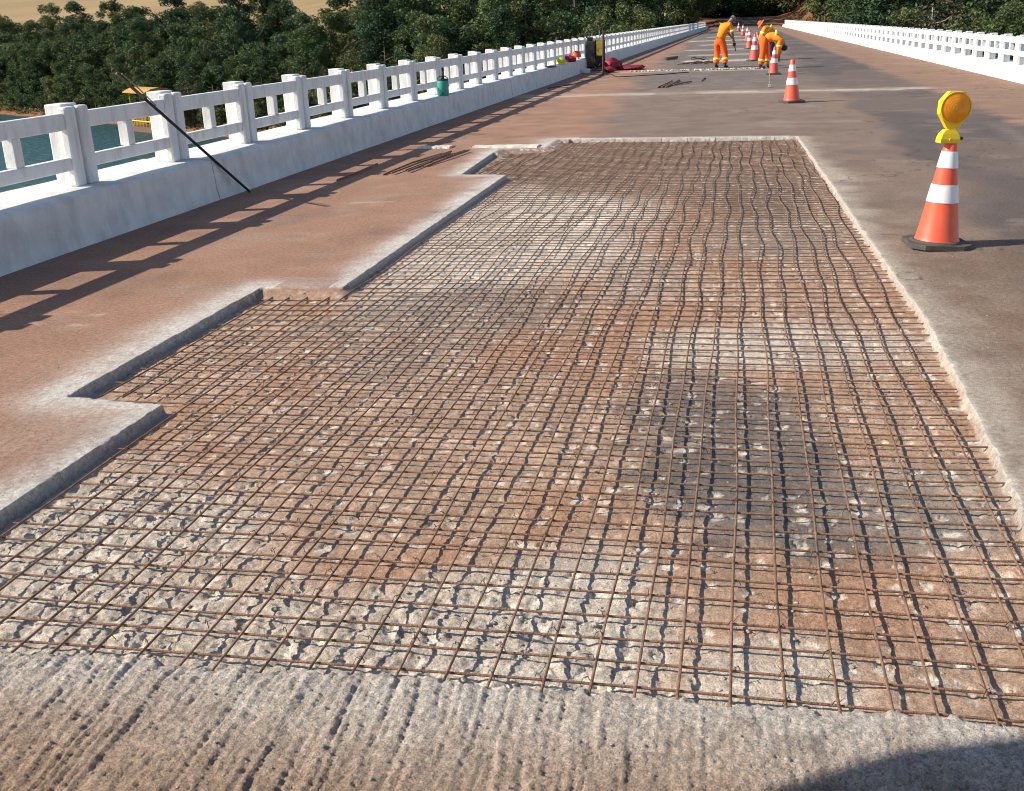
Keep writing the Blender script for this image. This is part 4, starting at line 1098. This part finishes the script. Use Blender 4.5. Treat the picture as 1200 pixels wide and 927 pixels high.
        a = vtx(an+Vector((0, 0, 0.08)), 0.058); c = vtx(Vector((an.x, an.y, 0.048)), 0.05, a); vtx(Vector((an.x, an.y, 0.045))-tv*0.05, 0.042, c); d = vtx(Vector((an.x, an.y, 0.042))+tv*0.11, 0.044, c); vtx(Vector((an.x, an.y, 0.036))+tv*0.18, 0.034, d)
        ob('boot', skin_mesh('boot', V, E, R, M['boot'], sub=1), body)
    if hat['chest']:
        a = lerp(J['waist'], J['chest'], .62); c = lerp(J['waist'], J['chest'], .92)
        ax = (c-a).normalized()
        MB().tube([a, c], [0.205, 0.21], 20).build('reflective_band', M['band'], body, True)
    # headgear
    q = up.to_track_quat('Z', 'Y').to_matrix().to_4x4()
    mm = Matrix.Translation(hd+up*0.03) @ q
    sh = [(0.105, -0.02)]+[(0.105*math.cos(a), 0.095*math.sin(a)) for a in [i*PI/14 for i in range(0, 7)]]+[(0.004, 0.096)]
    o = MB().lathe(sh, 18, cap=False).transform(mm).build('cap' if hat['type'] == 'cap' else 'brimmed_hat', M[hat['mat']], body, True)
    if hat['type'] == 'cap':
        pk = MB(); f = fd-up*fd.dot(up); f.normalize(); c0 = hd+up*0.02+f*0.09
        sv = up.cross(f)
        vs = [c0-sv*0.07, c0+sv*0.07, c0+sv*0.05+f*0.08-up*0.015, c0-sv*0.05+f*0.08-up*0.015]; vs += [v+up*0.008 for v in vs]
        pk.add(vs, [(3, 2, 1, 0), (4, 5, 6, 7)]+[(i, (i+1) % 4, 4+(i+1) % 4, 4+i) for i in range(4)]).build('peak', M[hat['mat']], o)
    else:
        MB().lathe([(0.10, -0.012), (0.19, -0.045), (0.19, -0.038), (0.10, -0.002)], 20).transform(mm).build('brim', M[hat['mat']], o, True)
    # hair below the headgear
    hb = MB(); lump(hb, (0, 0, 0), 0.094, 0.094, 0.085, 7, 2, 0.1); hb.transform(Matrix.Translation(hd+up*0.035-fd*0.012) @ q); hb.build('hair', M['black'], body, True)
    return body

# the standing man, leaning a little to his tool at the right
J = dict(pelvis=(-.10, 0, .88), waist=(-.05, 0, 1.02), chest=(.06, .05, 1.27), neck=(.19, .10, 1.46), head=(.29, .15, 1.545), face=(.75, .5, -.5),
         hipL=(-.19, .05, .84), kneeL=(-.17, .12, .46), ankleL=(-.20, .03, .085), toeL=(-.14, .17, .04),
         hipR=(-.01, -.05, .84), kneeR=(.09, .0, .46), ankleR=(.10, -.10, .085), toeR=(.19, .03, .04),
         shoulderL=(-.06, .20, 1.36), elbowL=(.14, .36, 1.12), wristL=(.32, .36, .94), gripL=(.4, 0, -.9),
         shoulderR=(.22, -.07, 1.36), elbowR=(.33, -.06, 1.07), wristR=(.37, .06, .83), gripR=(.15, .05, -1))
W1 = person('person in orange work clothes and grey cap standing with a tool, left of the others', (-0.62, 38.0, 0), J, dict(type='cap', mat='cap', sleeve=False, chest=False))
t = thing('hand_tool', 'short dark hand tool held by the standing worker', 'tool', (-0.62, 38.0, 0))
b = MB(); b.tube([(.385, .07, .82), (.40, .08, .70), (.44, .10, .52)], [0.018, 0.018, 0.014], 8); b.build('grip', M['black'], t)
b = MB(); b.box(.33, .02, .68, .44, .13, .78, 0.02); b.build('motor', M['dark'], t)
# the man bending away from the camera, back arched, head low at the right
J = dict(pelvis=(.02, 0, .88), waist=(.18, -.01, .97), chest=(.42, -.03, .97), neck=(.60, -.05, .78), head=(.63, -.06, .655), face=(.2, .35, -.9),
         hipL=(-.02, .10, .84), kneeL=(.10, .12, .46), ankleL=(.16, .16, .085), toeL=(.30, .19, .04),
         hipR=(-.02, -.10, .84), kneeR=(-.03, -.12, .46), ankleR=(-.09, -.10, .085), toeR=(.06, -.14, .04),
         shoulderL=(.52, .15, .86), elbowL=(.52, .20, .60), wristL=(.50, .16, .36), gripL=(0, 0, -1),
         shoulderR=(.50, -.21, .86), elbowR=(.46, -.20, .60), wristR=(.44, -.12, .36), gripR=(0, 0, -1))
W3 = person('person in orange work clothes bent double behind a cone, head hidden low', (0.72, 36.5, 0), J, dict(type='cap', mat='black', sleeve=True, chest=True))
# the man in the orange brimmed hat, bending to the left over the row of cones
J = dict(pelvis=(.52, 0, .86), waist=(.42, 0, .98), chest=(.22, -.02, 1.17), neck=(.07, -.04, 1.275), head=(-.02, -.05, 1.335), face=(-.8, -.1, -.55),
         hipL=(.52, -.10, .82), kneeL=(.38, -.11, .46), ankleL=(.50, -.12, .085), toeL=(.34, -.15, .04),
         hipR=(.52, .10, .82), kneeR=(.42, .12, .45), ankleR=(.56, .12, .085), toeR=(.40, .14, .04),
         shoulderL=(.14, -.21, 1.18), elbowL=(.06, -.24, .90), wristL=(.00, -.18, .66), gripL=(-.2, 0, -1),
         shoulderR=(.14, .17, 1.18), elbowR=(.02, .22, .90), wristR=(-.06, .18, .68), gripR=(-.2, 0, -1))
W2 = person('person in orange work shirt and orange brimmed hat bending over the row of cones', (0.72, 43.6, 0), J, dict(type='brim', mat='hat', sleeve=True, chest=True), legs='jeans')

# ------------------------------------------------------------------ unseen lorry added left of the camera to cast the shadow in the front corner
T = thing('shadow_lorry', 'white cab-over lorry out of view, added left of the camera to cast the corner shadow', 'lorry', (0, 0, 0))
TX0, TX1 = -3.9, -1.9; TYF = 0.71
b = MB(); prof = [(TYF-0.06, 0.55), (TYF-0.04, 1.3), (TYF-0.12, 2.0), (TYF-0.2, 2.75), (TYF-0.5, 2.82), (TYF-1.9, 2.82), (TYF-1.9, 0.55)]
n = len(prof); vs = [(TX0, yy, zz) for yy, zz in prof]+[(TX1, yy, zz) for yy, zz in prof]
b.add(vs, [tuple(range(n)), tuple(range(2*n-1, n-1, -1))]+[((i+1) % n, i, n+i, n+(i+1) % n) for i in range(n)]); b.build('cab', M['truck'], T)
b = MB(); prof = [(TYF-7.0, 0.95), (TYF-2.05, 0.95), (TYF-2.05, 2.86), (TYF-0.02, 2.86), (TYF+0.09, 3.0), (TYF+0.19, 3.22), (TYF+0.21, 3.5), (TYF+0.12, 3.75), (TYF-0.1, 3.85), (TYF-7.0, 3.85)]  # rounded front overhang shaped to give the outline of the cast shadow
n = len(prof); vs = [(TX0, yy, zz) for yy, zz in prof]+[(TX1+0.06, yy, zz) for yy, zz in prof]
b.add(vs, [tuple(range(n)), tuple(range(2*n-1, n-1, -1))]+[((i+1) % n, i, n+i, n+(i+1) % n) for i in range(n)]); b.build('box_body', M['grey_metal'], T)
b = MB(); b.box(TX0+0.4, TYF-7.0, 0.55, TX1-0.4, TYF-0.6, 0.93, 0.02); b.build('chassis', M['dark'], T)
b = MB(); b.box(TX1+0.002, TYF-1.5, 1.5, TX1+0.02, TYF-0.5, 2.3, 0.008); b.build('side_window', M['glass'], T)
b = MB(); b.add([(TX0+0.15, TYF-0.03, 1.4), (TX1-0.15, TYF-0.03, 1.4), (TX1-0.15, TYF-0.14, 2.45), (TX0+0.15, TYF-0.14, 2.45)], [(0, 1, 2, 3)])
b.add([(TX0+0.15, TYF-0.07, 1.38), (TX1-0.15, TYF-0.07, 1.38), (TX1-0.15, TYF-0.19, 2.47), (TX0+0.15, TYF-0.19, 2.47)], [(3, 2, 1, 0)]); b.build('windscreen', M['glass'], T)
for yy in (TYF-1.2, TYF-5.6):
    for xx in (TX0+0.05, TX1-0.33):
        wv = MB(); wv.tube([(xx, yy, 0.46), (xx+0.28, yy, 0.46)], 0.455, 24); o = wv.build('wheel', M['rubber'], T)
        wv = MB(); wv.tube([(xx-0.01, yy, 0.46), (xx+0.29, yy, 0.46)], 0.24, 18); wv.build('rim', M['grey_metal'], o)
for xx in (TX0+0.3, TX1-0.3):
    b = MB(); b.box(xx-0.14, TYF-0.10, 0.75, xx+0.14, TYF-0.02, 0.95, 0.015); b.build('headlight', M['glass'], T)
print('trees', NTREE[0])
